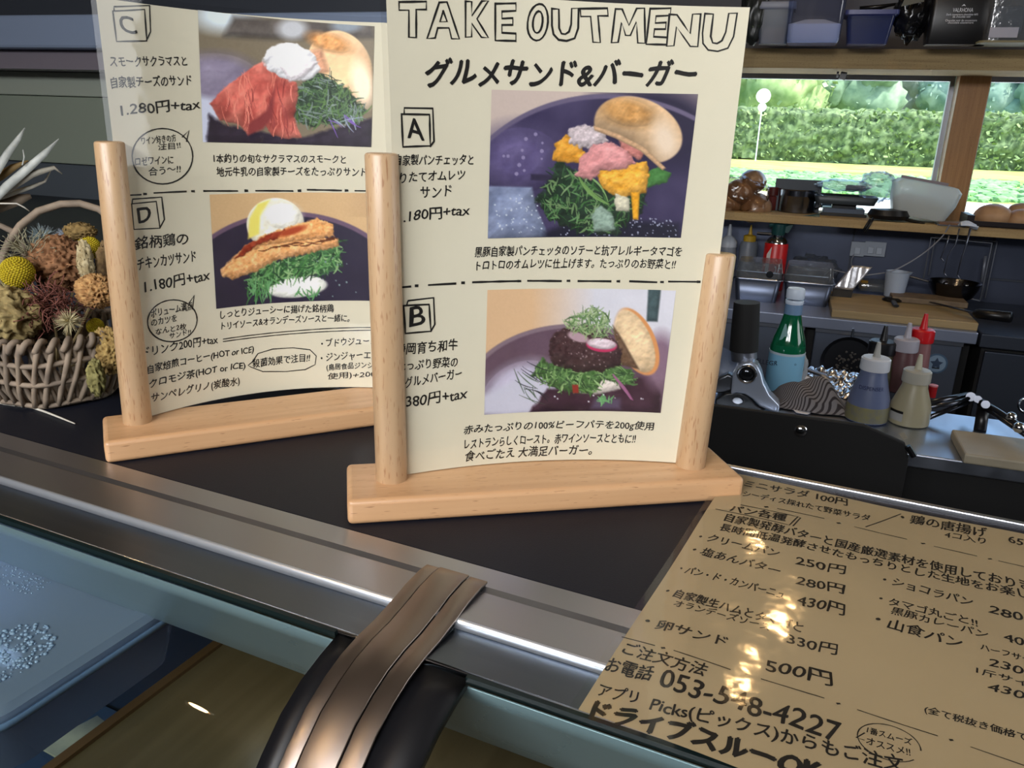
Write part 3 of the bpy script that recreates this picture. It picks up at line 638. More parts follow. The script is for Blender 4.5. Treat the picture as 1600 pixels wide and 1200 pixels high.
D2('しっとりジューシーに揚げた銘柄鶏', (890, 640), (1345, 614), 34); D2('トリイソース&オランデーズソースと一緒に。', (895, 686), (1410, 652), 32)
strokes(S2, M2, z2, KZ, [[(900, 722), (1050, 702), (1200, 688), (1350, 678), (1500, 675)], [(900, 732), (1050, 713), (1200, 699), (1350, 690), (1500, 686)]], 4)
D2('ドリンク200円+tax', (580, 798), (880, 740), 40, bold=.0001); D2('自家焙煎コーヒー(HOT or ICE)', (598, 868), (1025, 783), 40); D2('クロモジ茶(HOT or ICE)', (605, 925), (990, 846), 40); D2('サンペレグリノ(炭酸水)', (612, 985), (968, 912), 42)
strokes(S2, M2, z2, KZ, [[(1012, 835), (1000, 828), (1016, 815), (1040, 780), (1100, 762), (1180, 757), (1250, 765), (1275, 790), (1270, 825), (1230, 845), (1150, 853), (1060, 853), (1012, 835)]], 4)
D2('殺菌効果で注目!!', (1020, 838), (1250, 812), 34)
D2('・ブドウジュース', (1296, 755), (1520, 742), 32); D2('・ジンジャーエール', (1296, 814), (1560, 800), 32); D2('(鳥居食品ジンジャー', (1318, 853), (1560, 842), 30); D2('使用)+200円', (1322, 889), (1560, 880), 30)

# printed photographs
def inz(ox, oy, k): return lambda x, y: ((x - ox) * k, (y - oy) * k)
GRN = [(46, 84, 46), (66, 112, 58), (92, 138, 84), (34, 60, 40), (118, 150, 100)]
def paintA(P):
    P.lay(P.ell(950, 900, 640, 520, 0, 10), (64, 56, 92), 26, 180); P.lay(P.ell(1180, 500, 260, 160, .3, 120), (38, 32, 62)); P.lay(P.ell(600, 640, 170, 130, 0, 120), (98, 88, 132), 20, 60)
    P.lay(P.ell(950, 900, 645, 522, 0, 6) - P.ell(950, 902, 630, 506, 0, 6), (110, 100, 130))
    P.lay(P.poly([(460, 742), (650, 750), (670, 840), (720, 960), (460, 975)], 10), (138, 150, 182), 24, 40)
    P.dots(60, (480, 780, 700, 950), (210, 220, 235), (2, 4), 3); P.dots(12, (520, 500, 700, 700), (150, 140, 180), (4, 8), 4)
    P.lay(P.poly([(645, 695), (740, 700), (740, 725), (645, 720)], 8), (50, 44, 70))
    P.lay(P.poly([(700, 940), (840, 880), (1240, 900), (1250, 970), (700, 970)], 30), (28, 28, 48)); P.dots(120, (760, 880, 1230, 955), (170, 175, 200), (1.5, 3.5), 5)
    P.lay(P.poly([(672, 800), (735, 690), (760, 640), (880, 700), (1000, 790), (1110, 780), (1100, 850), (990, 950), (850, 940), (720, 890)], 10, 20), (34, 54, 40), 14, 20)
    reg = [(680, 800), (735, 660), (860, 700), (1000, 800), (1100, 780), (1080, 850), (980, 940), (850, 935), (720, 880)]
    P.lines(260, reg, GRN, (20, 70), (2, 5), seed=4); P.lay(P.poly([(890, 860), (930, 830), (990, 870), (985, 930), (900, 940)], 8, 10), (150, 175, 160), 24, 12)
    P.lay(P.poly([(1105, 690), (1160, 668), (1215, 690), (1190, 730), (1120, 750)], 6, 8), (66, 122, 58), 20, 20)
    P.lines(3, [(880, 750), (900, 750), (900, 760), (880, 760)], [(120, 160, 90)], (150, 200), (4, 6), (.7, .9), 9)
    P.lay(P.poly([(735, 640), (745, 575), (790, 540), (860, 570), (870, 650), (800, 650)], 6, 10), (232, 164, 56), 30, 25)
    P.lay(P.poly([(800, 570), (800, 515), (870, 500), (940, 520), (960, 560), (900, 590), (850, 590)], 6, 12), (214, 200, 204), 26, 10)
    P.lay(P.poly([(905, 690), (960, 680), (1060, 650), (1120, 640), (1125, 700), (1110, 770), (1000, 800), (940, 760)], 6, 10), (240, 176, 62), 40, 22)
    P.lay(P.poly([(1052, 770), (1088, 770), (1082, 885), (1060, 885)], 5), (238, 170, 40), 20, 14)
    P.lay(P.poly([(985, 770), (1050, 800), (1045, 850), (990, 850)], 6, 6), (220, 215, 190), 10, 10)
    P.lay(P.poly([(1000, 545), (1060, 560), (1105, 600), (1095, 640), (1020, 610)], 6, 8), (196, 124, 116), 24, 12)
    P.lay(P.poly([(828, 700), (850, 630), (900, 580), (970, 562), (1040, 600), (1070, 650), (1020, 680), (930, 680), (890, 725)], 6, 10), (226, 156, 156), 24, 30)
    M = P.ell(1080, 520, 182, 126, .35, 6); M2_ = P.poly([(880, 480), (905, 515), (1000, 540), (1100, 590), (1190, 680), (1300, 600), (1300, 350), (900, 350)], 6)
    P.lay(M * M2_, (226, 190, 148), 20, 50); P.lay(M * M2_ * P.ell(1040, 450, 110, 52, .2, 40), (208, 156, 92), 24, 30); P.lay(M * M2_ * P.ell(1190, 560, 46, 80, -.3, 50), (244, 222, 196))
    P.lay(P.poly([(900, 500), (1000, 532), (1105, 585), (1192, 670), (1178, 680), (1090, 602), (990, 552), (905, 520)], 5), (206, 168, 130), 14, 14)
def paintB(P):
    P.lay(np.clip((P.X - 700) / 260, 0, 1), (226, 226, 236), 5, 90)
    P.lay(P.poly([(1172, 130), (1222, 130), (1208, 262), (1165, 262)], 8), (70, 90, 94), 8, 20)
    P.lay(P.ell(880, 560, 450, 280, .03, 10), (104, 80, 96), 14, 120); P.lay(P.ell(880, 560, 452, 282, .03, 6) - P.ell(880, 562, 436, 268, .03, 6), (140, 120, 132))
    P.lay(P.ell(660, 560, 170, 130, -.4, 60), (196, 190, 212), 12, 60); P.lay(P.poly([(500, 560), (690, 470), (760, 540), (690, 640), (500, 640)], 30), (210, 210, 226))
    P.lay(P.poly([(690, 640), (765, 540), (960, 560), (1110, 500), (1185, 470), (1220, 560), (1215, 650)], 12, 6), (62, 36, 52), 16, 60); P.lay(P.ell(1215, 420, 60, 110, .1, 40), (140, 112, 132))
    P.lay(P.poly([(960, 580), (1060, 580), (1060, 625), (940, 625)], 20), (90, 76, 100))
    P.lay(P.ell(1125, 345, 72, 138, -.42, 5) , (242, 212, 170), 18, 30); P.lay(P.ell(1125, 345, 76, 142, -.42, 5) - P.ell(1118, 343, 66, 134, -.42, 5), (226, 156, 96)); P.lay(P.poly([(1030, 280), (1065, 330), (1135, 455), (1060, 440)], 8), (110, 84, 64), 20, 12)
    P.lay(P.poly([(848, 500), (1050, 490), (1060, 540), (960, 566), (850, 552)], 6, 5), (226, 216, 208), 16, 20)
    lt = [(700, 480), (740, 420), (800, 440), (900, 470), (1040, 440), (1125, 480), (1110, 520), (1000, 500), (940, 560), (800, 545)]
    P.lay(P.poly(lt, 6, 18), (72, 108, 58), 24, 14); P.lines(170, lt, [(80, 120, 66), (120, 160, 96), (150, 184, 120), (50, 80, 48)], (20, 60), (2, 5), seed=6)
    P.lay(P.poly([(770, 400), (775, 330), (830, 295), (930, 290), (1030, 330), (1065, 380), (1060, 440), (980, 470), (880, 470), (800, 440)], 6, 14), (86, 62, 64), 44, 12, (60, 38, 40)); P.dots(60, (790, 300, 1050, 450), (150, 128, 130), (1.5, 4), 8)
    P.lay(P.poly([(865, 525), (890, 525), (892, 560), (868, 560)], 5), (150, 50, 40))
    P.lay(P.ell(985, 362, 62, 27, .08, 4), (206, 56, 104)); P.lay(P.ell(985, 356, 60, 22, .08, 4), (232, 214, 222), 8, 12); P.lay(P.ell(890, 330, 44, 18, .3, 6), (190, 160, 170))
    top = [(830, 290), (880, 235), (960, 215), (1010, 245), (1025, 320), (960, 330), (900, 310)]
    P.lines(190, top, [(110, 146, 90), (150, 176, 120), (176, 196, 150), (86, 116, 76)], (24, 60), (1.5, 3.5), seed=7)
    P.lines(2, [(1066, 530), (1072, 530), (1072, 538), (1066, 538)], [(150, 90, 130)], (120, 130), (6, 8), (.85, .95), 5)
    P.lines(14, [(620, 490), (740, 440), (760, 560), (700, 590)], [(80, 100, 80), (40, 40, 50)], (60, 120), (1.5, 3), (.2, 1.2), 6); P.lines(20, [(970, 575), (1025, 575), (1025, 600), (970, 600)], [(110, 170, 110)], (20, 40), (2, 4), seed=8)
    P.dots(8, (760, 560, 1160, 620), (220, 220, 230), (2, 4), 3)
def paintC(P):
    P.lay(P.ell(900, 60, 120, 60, 0, 60), (196, 208, 216)); P.lay(P.poly([(940, 60), (1500, 90), (1510, 150), (1100, 150), (900, 140)], 30), (76, 70, 66), 20, 60); P.lay(P.ell(860, 330, 200, 120, 0, 60), (120, 112, 132), 14, 60); P.lay(P.ell(1180, 110, 60, 40, 0, 30), (170, 172, 176)); P.lay(P.ell(1400, 100, 60, 26, 0, 20), (120, 130, 140))
    P.lay(P.poly([(800, 380), (900, 400), (880, 470), (850, 590), (800, 590)], 30), (184, 188, 206)); P.lay(P.poly([(840, 455), (900, 500), (1100, 540), (1200, 560), (1500, 470), (1500, 600), (830, 600)], 14, 6), (36, 28, 42), 12, 30)
    P.lay(P.ell(1370, 270, 128, 155, -.35, 6), (222, 184, 142), 16, 60); P.lay(P.ell(1330, 165, 90, 34, .3, 24), (196, 140, 84), 24, 24); P.lay(P.ell(1460, 330, 40, 90, -.2, 30), (238, 214, 186)); P.lay(P.poly([(1240, 200), (1300, 190), (1330, 280), (1260, 300)], 20), (190, 140, 110), 14, 20)
    g = [(1190, 480), (1200, 350), (1260, 290), (1330, 300), (1400, 350), (1470, 440), (1440, 500), (1330, 490), (1250, 510)]
    P.lay(P.poly(g, 8, 14), (40, 58, 42), 14, 16); P.lines(260, g, [(56, 84, 52), (84, 112, 76), (110, 124, 120), (36, 52, 40), (80, 110, 60)], (30, 90), (1.5, 4), seed=12)
    P.lines(8, [(1200, 540), (1280, 500), (1400, 440), (1440, 500)], [(110, 80, 160), (140, 150, 170)], (60, 110), (2, 4), (-.9, 1.3), 4)
    P.lay(P.poly([(845, 412), (905, 345), (1010, 268), (1060, 235), (1130, 300), (1200, 325), (1205, 380), (1188, 470), (1218, 555), (1150, 560), (1098, 545), (1070, 500), (1000, 545), (960, 497), (885, 482)], 6, 5), (164, 78, 70), 22, 50, (190, 102, 88))
    st = [(870, 420), (1000, 290), (1070, 260), (1190, 340), (1180, 470), (1200, 545), (1110, 530), (1060, 480), (990, 520), (900, 470)]
    P.lines(70, st, [(206, 124, 106), (196, 110, 96), (130, 54, 52)], (50, 110), (1.2, 3), (1.2, 1.9), 3); P.lay(P.poly([(1000, 500), (1075, 440), (1110, 340), (1100, 470), (1060, 520), (1000, 545)], 14), (120, 50, 50))
    P.lay(P.ell(1175, 242, 118, 72, .28, 5, 10), (222, 222, 226), 14, 24); P.lay(P.poly([(1130, 260), (1290, 240), (1230, 300), (1170, 325)], 10, 6), (206, 200, 204), 8, 14)
def paintD(P):
    P.lay(P.ell(1170, 500, 440, 282, 0, 6), (34, 28, 48), 6, 80); P.lay(P.ell(1170, 500, 446, 288, 0, 5) - P.ell(1170, 502, 430, 272, 0, 5), (92, 72, 92)); P.lay(np.clip((P.X - 1380) / 120, 0, 1) * (P.Y < 230), (170, 140, 104))
    P.lay(P.ell(1112, 262, 118, 104, 0, 5), (214, 210, 190), 14, 40); P.lay(P.poly([(1000, 320), (1005, 240), (1040, 180), (1090, 165), (1050, 230), (1045, 300)], 10), (214, 196, 96)); P.lay(P.ell(1140, 230, 70, 50, 0, 40), (232, 230, 222), 8, 20)
    P.lay(P.ell(1200, 520, 124, 46, -.1, 5), (222, 224, 216), 14, 20)
    g = [(1000, 500), (1040, 430), (1200, 400), (1370, 330), (1380, 430), (1290, 470), (1180, 480), (1080, 520), (1020, 540)]
    P.lay(P.poly(g, 8, 16), (44, 82, 46), 18, 16); P.lines(230, g, GRN, (24, 80), (2, 5), seed=14)
    P.lines(40, [(990, 480), (1080, 500), (1110, 570), (1010, 570)], [(60, 110, 60), (90, 140, 90)], (30, 80), (2, 4), (.8, 2.2), 15); P.lines(10, [(1200, 530), (1290, 530), (1290, 560), (1200, 560)], [(80, 130, 80)], (30, 50), (3, 5), seed=3)
    P.lay(P.poly([(890, 440), (950, 380), (1060, 330), (1200, 320), (1365, 318), (1372, 350), (1250, 380), (1120, 410), (1040, 450), (940, 485), (895, 468)], 6, 7, 12), (204, 150, 98), 34, 12)
    P.lay(P.poly([(940, 400), (985, 345), (1080, 300), (1200, 262), (1280, 238), (1345, 262), (1352, 310), (1200, 330), (1060, 348)], 6, 7, 12), (206, 148, 92), 34, 12)
    P.lay(P.poly([(948, 395), (990, 345), (1090, 300), (1150, 285), (1120, 320), (1030, 350), (980, 390)], 6, 8, 14), (128, 48, 26), 30, 14); P.lay(P.ell(1180, 290, 60, 14, -.3, 10), (150, 60, 30)); P.lines(16, [(1050, 360), (1350, 316), (1352, 326), (1060, 372)], [(90, 48, 24)], (30, 60), (2, 4), (-.3, .1), 4)
    P.dots(14, (1280, 380, 1480, 560), (110, 130, 130), (2, 4), 8)
PG = 1.0
photo(S1, M1, [(768, 140), (1090.5, 147), (1063.5, 371.5), (762, 372.5)], inz(580, 0, KZ), (214, 196, 186), paintA, PG, label='printed photo of sandwich A')
photo(S1, M1, [(761.5, 453), (1056, 454), (1032, 645), (756.5, 648)], inz(560, 400, KZ), (232, 194, 152), paintB, PG, label='printed photo of burger B')
photo(S2, M2, [(309, 15.5), (585, 41), (580, 230), (317, 222)], inz(0, 0, KZ), (112, 102, 84), paintC, PG * 1.6, label='printed photo of sandwich C')
photo(S2, M2, [(327.5, 304), (588, 302), (588, 470), (338, 482.5)], inz(0, 250, KZ), (182, 152, 112), paintD, PG * 1.6, label='printed photo of sandwich D')
relocate(M1); relocate(M2)

# ------------------------------------------------------------------ flat menu on the counter and case
q0 = G(1112, 792, .002); q1 = G(905, 1117, .002)
fup = (q0 - q1).normalized(); fe = Vector((fup.y, -fup.x, 0)); A3 = q1 - fe * 0
S3 = Sheet(A3, fe, fup, UP, .3, 0, slump=lambda s, t: .0016 + .0006 * math.sin(s * 40) + .0008 * math.sin(t * 33 + s * 20))
M3 = thing('laminated_menu_sheet', 'cream bread and drive-through order menu lying flat at the counter edge', 'menu', A3, 0)
W3, H3 = .42, .297
MB().grid(lambda a, b: S3.P(-.001 + (W3) * a, .001 + H3 * b), 60, 40).build('paper', PAPER3, M3, smooth='all', fix=False)
FILM3 = thin_film('flat_laminate_film', (247, 247, 247), .0, .07, bump=.14, bscale=26)
MB().grid(lambda a, b: S3.P(-.005 + (W3 + .014) * a, -.003 + (H3 + .008) * b, .0007), 60, 40).build('laminate_film', FILM3, M3, smooth='all', fix=False)
F3 = lambda *a, **k: W(S3, M3, z5, 2.2857, *a, **k)
F3('ミニサラダ 100円', (600, 24), (970, 94), 24); F3('シーディス採れたて野菜サラダ', (595, 58), (1052, 150), 20); F3('パン各種', (548, 114), (750, 150), 26, bold=.0003)
strokes(S3, M3, z5, 2.2857, [[(500, 105), (762, 162), (792, 132), (590, 90)], [(792, 132), (802, 136), (775, 165)], [(1035, 168), (1160, 122)]], 5)
dashes(S3, M3, z5, 2.2857, [((720, 103), (885, 138)), ((995, 168), (1180, 212)), ((1280, 238), (1430, 272)), ((1510, 290), (1640, 320)), ((165, 562), (280, 592)), ((350, 610), (550, 678)), ((662, 712), (885, 780)), ((1005, 822), (1290, 915)), ((1410, 955), (1640, 1035))], [(680, 97), (938, 155), (1240, 228), (1478, 283), (311, 601), (610, 693), (937, 800), (1340, 930)], 5)
F3('・鶏の唐揚げ', (1160, 148), (1470, 207), 32); F3('4コ入り', (1318, 205), (1465, 232), 22); F3('650円', (1545, 226), (1690, 258), 28)
F3('自家製発酵バターと国産厳選素材を使用しております', (528, 148), (1690, 412), 32, bold=.0002); F3('長時間低温発酵させたもっちりとした生地をお楽しみ', (510, 182), (1680, 440), 28, bold=.0002)
F3('・クリームパン', (436, 213), (720, 276), 28); F3('250円', (785, 305), (965, 341), 32); F3('・塩あんバター', (412, 260), (722, 340), 30); F3('280円', (788, 376), (960, 410), 34)
F3('・パン・ド・カンパーニュ', (366, 328), (740, 426), 28); F3('430円', (790, 448), (960, 486), 40); F3('・自家製生ハムとタマゴと', (316, 410), (805, 547), 32, bold=.0002); F3('オランデーズソース', (348, 450), (690, 540), 25); F3('330円', (753, 588), (935, 630), 38)
F3('・卵サンド', (240, 520), (535, 598), 36, bold=.0002); F3('500円', (680, 685), (918, 738), 48)
F3('ご注文方法', (160, 622), (458, 706), 48); F3('お電話', (100, 684), (265, 722), 55); F3('053-548-4227', (290, 740), (945, 938), 66, bold=.0002); F3('アプリ', (75, 772), (215, 800), 45); F3('Picks(ピックス)からもご注文', (262, 835), (1180, 1060), 62)
F3('ドライブスルーOK', (48, 853), (880, 1085), 74, bold=.0007)
F3('・ショコラパン', (1096, 368), (1415, 452), 28); F3('280円', (1478, 478), (1680, 530), 34); F3('・タマゴ丸ごと!!', (1082, 438), (1435, 526), 28); F3('黒豚カレーパン', (1125, 478), (1470, 568), 26); F3('400円', (1530, 578), (1720, 628), 34); F3('・山食パン', (1066, 516), (1378, 606), 38)
F3('ハーフサイズ', (1445, 608), (1670, 668), 24); F3('230円', (1478, 668), (1680, 722), 34); F3('1斤サイズ', (1430, 692), (1680, 760), 24); F3('430円', (1475, 755), (1690, 812), 34); F3('(全て税抜き価格です)', (1245, 835), (1680, 960), 30)
strokes(S3, M3, z5, 2.2857, [circ(1118, 940, 118, 60, .33)[3:-1], [(1030, 905), (1000, 922), (1028, 930)]], 5)
F3('1番スムーズ', (1040, 905), (1200, 950), 24); F3('オススメ!!', (1038, 945), (1195, 988), 26)
relocate(M3)

# ------------------------------------------------------------------ basket of dried flowers
bc = G(95, 612, 0); BK = thing('wicker_basket', 'small grey willow basket full of dried flowers beside the rear menu stand', 'basket', bc, 0)
WIL = mat('willow', (108, 96, 84), .75, col2=(148, 132, 114), nscale=40, bump=.4)
def br(t): return .047 + .016 * math.sin(min(1, t) * PI * .55)           # radius over height 0..1
BH = .060
for i in range(34):                                                     # slanting rods crossing one another
    for sgn in (1, -1):
        a0 = 2 * PI * i / 34 + random.uniform(-.03, .03); pts = []
        for j in range(8):
            t = j / 7; a = a0 + sgn * .26 * t; r = br(t) + .0018 * sgn + .0012 * math.sin(t * 9 + i); pts.append((r * math.cos(a), r * math.sin(a), .003 + BH * t))
        MB().tube(pts, .0021, 6, rs=[.0023 * random.uniform(.85, 1.15) for _ in pts]).build('willow_rod', WIL, BK, smooth='all')
for z_, r_ in ((.004, 0), (.026, .0), (.044, .0)):
    pts = [((br(z_ / BH)) * math.cos(a), (br(z_ / BH)) * math.sin(a), z_ + .0012 * math.sin(a * 6)) for a in [2 * PI * k / 48 for k in range(49)]]
    MB().tube(pts, .0024, 6).build('hoop', WIL, BK, smooth='all')
for i in range(40):                                                     # wrapped border
    a = 2 * PI * i / 40; r = br(1); p = []
    for j in range(7):
        b = -1.2 + 3.6 * j / 6; p.append(((r + .0045 * math.cos(b)) * math.cos(a + .02 * j), (r + .0045 * math.cos(b)) * math.sin(a + .02 * j), BH + .0045 * math.sin(b)))
    MB().tube(p, .0028, 6).build('border_wrap', WIL, BK, smooth='all')
MB().lathe([(.046, .001), (.047, .004)], (0, 0, 0), 32).build('basket_bottom', WIL, BK)
dep0 = (bc - CAM).dot(FWD)
def bp(px, py, dd=0): return PD(px, py, dep0 + dd) - bc
h1 = [bp(4, 400, .01), bp(14, 378, .01), bp(32, 352, .012), bp(60, 330, .014), bp(95, 319, .016), bp(125, 318, .018), bp(155, 327, .02), bp(185, 350, .02), bp(205, 395, .02), bp(206, 470, .015), bp(196, 530, .01)]
MB().tube([bp(0, 520, .0), bp(-6, 470, .005)] + h1, .0035, 8).build('handle', WIL, BK, smooth='all')
MB().tube([bp(-50, 420, .03), bp(-30, 365, .03), bp(0, 352, .03), bp(20, 362, .025), bp(34, 378, .02), bp(40, 400, .02)], .003, 8).build('handle', WIL, BK, smooth='all')
FG = 'dried flowers in the wicker basket'
def stem_to(t, base_rel): MB().tube([base_rel, base_rel * .5 + Vector((.002, 0, 0)), (0, 0, 0)], .0011, 5).build('stem', mat('dry_stem', (120, 104, 70), .8), t)
def flower(px, py, dd, label, cat='dried flower', name='dried_flower'):
    p = PD(px, py, dep0 + dd); t = thing(name, label, cat, p, 0, None)
    base = bc + Vector((0, 0, .02)); stem_to(t, (base - p) * .9); return t, mpp(p)
def ruffle(px, py, rx, ry, c1, c2, label, dd=0, freq=5, amp=.28, sub=5):
    t, k = flower(px, py, dd, label); sd = random.random() * 40
    def fn(p):
        a = noise.noise(p * freq + Vector((sd, 0, 0))); b = noise.noise(p * freq * 2.3 + Vector((0, sd, 0)))
        return .78 + amp * (1 - abs(a) * 2.4) * .7 + amp * .6 * (.4 - abs(b))
    MB().ico((0, 0, 0), 1, sub, fn=fn, sc=(rx * k, rx * k * .8, ry * k)).build('flower_head', mat('petal_%d_%d_%d' % c1, c1, .85, col2=c2, nscale=160, ramp=(.4, .62)), t, smooth='all')
    m = MB()
    for i in range(150):
        d = Vector([random.gauss(0, 1) for _ in range(3)]).normalized(); c = Vector((d.x * rx, d.y * rx * .8, d.z * ry)) * k * random.uniform(.85, 1.05); r = k * random.uniform(1.5, 4)
        a = Vector([random.gauss(0, 1) for _ in range(3)]).normalized() * r; b = Vector([random.gauss(0, 1) for _ in range(3)]).normalized() * r * .7; m.add([c - a, c + b, c + a, c - b], [(0, 1, 2, 3)])
    m.build('petals', MATS['petal_%d_%d_%d' % c1], t, stuff=True); return t
def threads(px, py, rx, ry, c1, label, n=110, dd=0, r0=.00045, curl=1.0):
    t, k = flower(px, py, dd, label); m = MB()
    for i in range(n):
        d = Vector([random.gauss(0, 1) for _ in range(3)]).normalized(); p = Vector((d.x * rx * .3, d.y * rx * .3, d.z * ry * .3)) * k; pts = [p.copy()]; dr = d.copy()
        for j in range(9):
            dr = (dr + curl * .5 * Vector([random.gauss(0, 1) for _ in range(3)])).normalized(); p = p + Vector((dr.x * rx, dr.y * rx, dr.z * ry)) * k * .13; pts.append(p.copy())
        m.tube(pts, r0, 4)
    m.build('thread_petals', mat('thread_%d_%d_%d' % c1, c1, .8), t, smooth='all', stuff=True); return t
def spikes(px, py, r, c1, c2, label, n=160, dd=0, up=0):
    t, k = flower(px, py, dd, label); m = MB()
    for i in range(n):
        d = (Vector([random.gauss(0, 1) for _ in range(3)]) + Vector((0, -.4, up))).normalized(); e = d * r * k * random.uniform(.6, 1); s_ = Vector([random.gauss(0, 1) for _ in range(3)]).normalized() * r * k * .07
        q = d.cross(s_); m.add([s_, -s_ * .5 + q * .5, -s_ * .5 - q * .5, e], [(0, 1, 3), (1, 2, 3), (2, 0, 3)])
    m.build('petals', mat('spike_%d_%d_%d' % c1, c1, .8, col2=c2, nscale=90), t, stuff=True); return t
def craspedia(px, py, r, label, dd=0):
    t, k = flower(px, py, dd, label); m = MB(); R_ = r * k; N_ = 420
    m.ico((0, 0, 0), R_ * .93, 3)
    for i in range(N_):
        z = 1 - 2 * (i + .5) / N_; a = i * 2.39996; q = math.sqrt(1 - z * z); m.ico((R_ * .94 * q * math.cos(a), R_ * .94 * q * math.sin(a), R_ * .94 * z), R_ * .085, 1)
    m.build('flower_head', mat('craspedia_yellow', (186, 168, 26), .8, col2=(160, 138, 20), nscale=300), t, smooth='all'); return t
ruffle(93, 412, 46, 44, (110, 74, 46), (150, 108, 74), 'large brown ruffled dried flower head at the middle of the basket', 0, 5, .34)
ruffle(14, 492, 50, 44, (120, 104, 66), (164, 146, 98), 'large beige lumpy dried flower at the left front of the basket', -.045, 2.6, .36)
craspedia(27, 426, 25, 'bright yellow ball of dried craspedia at the left of the basket', -.035)
craspedia(139, 387, 18, 'dull yellow dried ball behind the brown flower head', .02)
craspedia(149, 510, 13, 'small ochre dried ball low behind the stand post', .0)
ruffle(150, 455, 30, 26, (140, 100, 58), (186, 146, 94), 'tan ruffled dried blossom right of the reddish threads', -.03, 5, .4, 5)
ruffle(176, 415, 24, 40, (96, 76, 50), (130, 106, 70), 'dark olive brown dried leaf head beside the post', .015, 3, .4, 4)
ruffle(134, 412, 12, 34, (150, 134, 98), (190, 176, 140), 'pale crumpled upright dried leaf beside the brown flower head', -.022, 3, .5, 4)
threads(80, 478, 52, 50, (112, 66, 56), 'tangle of reddish brown dried threads at the basket front', 150, -.035, curl=1.4)
threads(48, 402, 40, 34, (150, 146, 120), 'feathery grey-green dried tuft above the yellow ball', 130, -.01, .0003, .5)
spikes(108, 502, 26, (176, 164, 124), (206, 196, 160), 'pale cream spiky dried tuft under the reddish threads', 220, -.055)
spikes(12, 452, 22, (170, 160, 110), (206, 196, 150), 'small pale yellow spiky dried tuft at the left edge', 160, -.035)
spikes(66, 372, 28, (140, 158, 162), (186, 200, 204), 'silvery blue dried foliage behind the flower heads at left', 240, .035, .3)
spikes(104, 374, 24, (150, 160, 168), (190, 196, 210), 'silvery lilac dried foliage behind the flower heads at middle', 220, .035, .3)
ruffle(125, 362, 24, 14, (104, 84, 46), (136, 112, 66), 'small moss brown dried flower at the top of the basket', .02, 5, .4, 4)
ruffle(172, 548, 28, 34, (134, 108, 60), (168, 142, 86), 'ochre dried fern cluster drooping over the basket rim', -.035, 5, .5, 5)
ruffle(150, 590, 13, 28, (110, 104, 60), (140, 134, 84), 'curled olive dried leaf hanging over the basket side', -.055, 3, .5, 4)
spikes(30, 385, 20, (120, 112, 84), (150, 142, 110), 'grey brown dried tuft at the back left of the basket', 150, .03, .3)
ruffle(60, 520, 60, 22, (52, 44, 34), (70, 60, 46), 'dark brown dried moss lining the basket', -.0, 4, .3, 4)
# dried palm leaves at the upper left
def blade(pts, w_, label, c1=(150, 154, 150), c2=(190, 194, 190), dd=0):
    P = [PD(x, y, dep0 + dd + .004 * i) for i, (x, y) in enumerate(pts)]; o = P[0].copy(); t = thing('dried_palm_leaf', label, 'dried leaf', o, 0); k = mpp(o); m = MB(); n = len(P); vs = []
    for i, p in enumerate(P):
        d = (P[min(i + 1, n - 1)] - P[max(i - 1, 0)]).normalized(); s_ = d.cross(FWD).normalized(); ww = w_[i] * k / 2; fold = d.cross(s_) * ww * .5
        vs += [p - o + s_ * ww, p - o + fold, p - o - s_ * ww]
    m.add(vs, [f for i in range(n - 1) for f in ((3 * i, 3 * i + 1, 3 * i + 4, 3 * i + 3), (3 * i + 1, 3 * i + 2, 3 * i + 5, 3 * i + 4))])
    m.build('leaf_blade', mat('palm_%d' % c1[0], c1, .7, col2=c2, nscale=50, stretch=(1, 1, 1)), t, smooth='all', solid=.0005); return t
blade([(-40, 330), (-10, 275), (12, 240), (28, 218), (39, 200)], [14, 15, 13, 9, 2], 'pale grey dried palm blade, uppermost at the left edge')
blade([(-30, 335), (10, 292), (45, 262), (70, 240), (92, 217)], [10, 15, 14, 11, 1], 'pale pointed dried palm blade reaching furthest right')
blade([(-40, 300), (0, 276), (20, 262), (44, 251)], [10, 14, 12, 2], 'brown dried palm blade between the two pale ones', (120, 96, 56), (160, 136, 92), .008)
blade([(-30, 320), (10, 296), (50, 272), (85, 262), (97, 272)], [12, 14, 12, 6, 1], 'grey dried palm blade with a drooping tip', (128, 124, 112), (160, 156, 144), .004)
blade([(-40, 322), (10, 305), (50, 292), (70, 284), (80, 266)], [8, 9, 6, 4, 1], 'thin dried palm blade bent upward at its tip', (128, 124, 112), (160, 156, 144), .012)
blade([(-40, 336), (0, 322), (30, 312), (48, 306)], [18, 20, 17, 8], 'broad brown grey dried palm blade, lowest of the bunch', (96, 84, 70), (124, 110, 94), .014)
blade([(35, 258), (38, 246), (36, 234)], [2, 2, 1.5], 'tiny upright dried palm tip', dd=.002)
blade([(0, 318), (26, 318), (38, 324), (46, 330)], [2, 2, 2, 1], 'thin curled dried fibre under the palm blades', (190, 186, 176), (200, 196, 186), .0)
tw = thing('loose_twig', 'thin white dried twig lying on the black counter under the basket', 'twig', G(50, 637), 0); o0 = Vector(tw.location)
MB().tube([G(*q, .0012) - o0 for q in ((-14, 626), (6, 631), (30, 634), (52, 637), (72, 644), (95, 653), (117, 662))], .0009, 6, rs=[.0007, .0009, .001, .001, .0009, .0008, .0005]).build('twig_stem', mat('white_twig', (196, 192, 180), .7), tw, smooth=True)
MB().tube([G(*q, .0012) - o0 for q in ((2, 631), (8, 622), (22, 616), (33, 615))], .0004, 5).build('side_twig', mat('white_twig', (196, 192, 180), .7), tw)

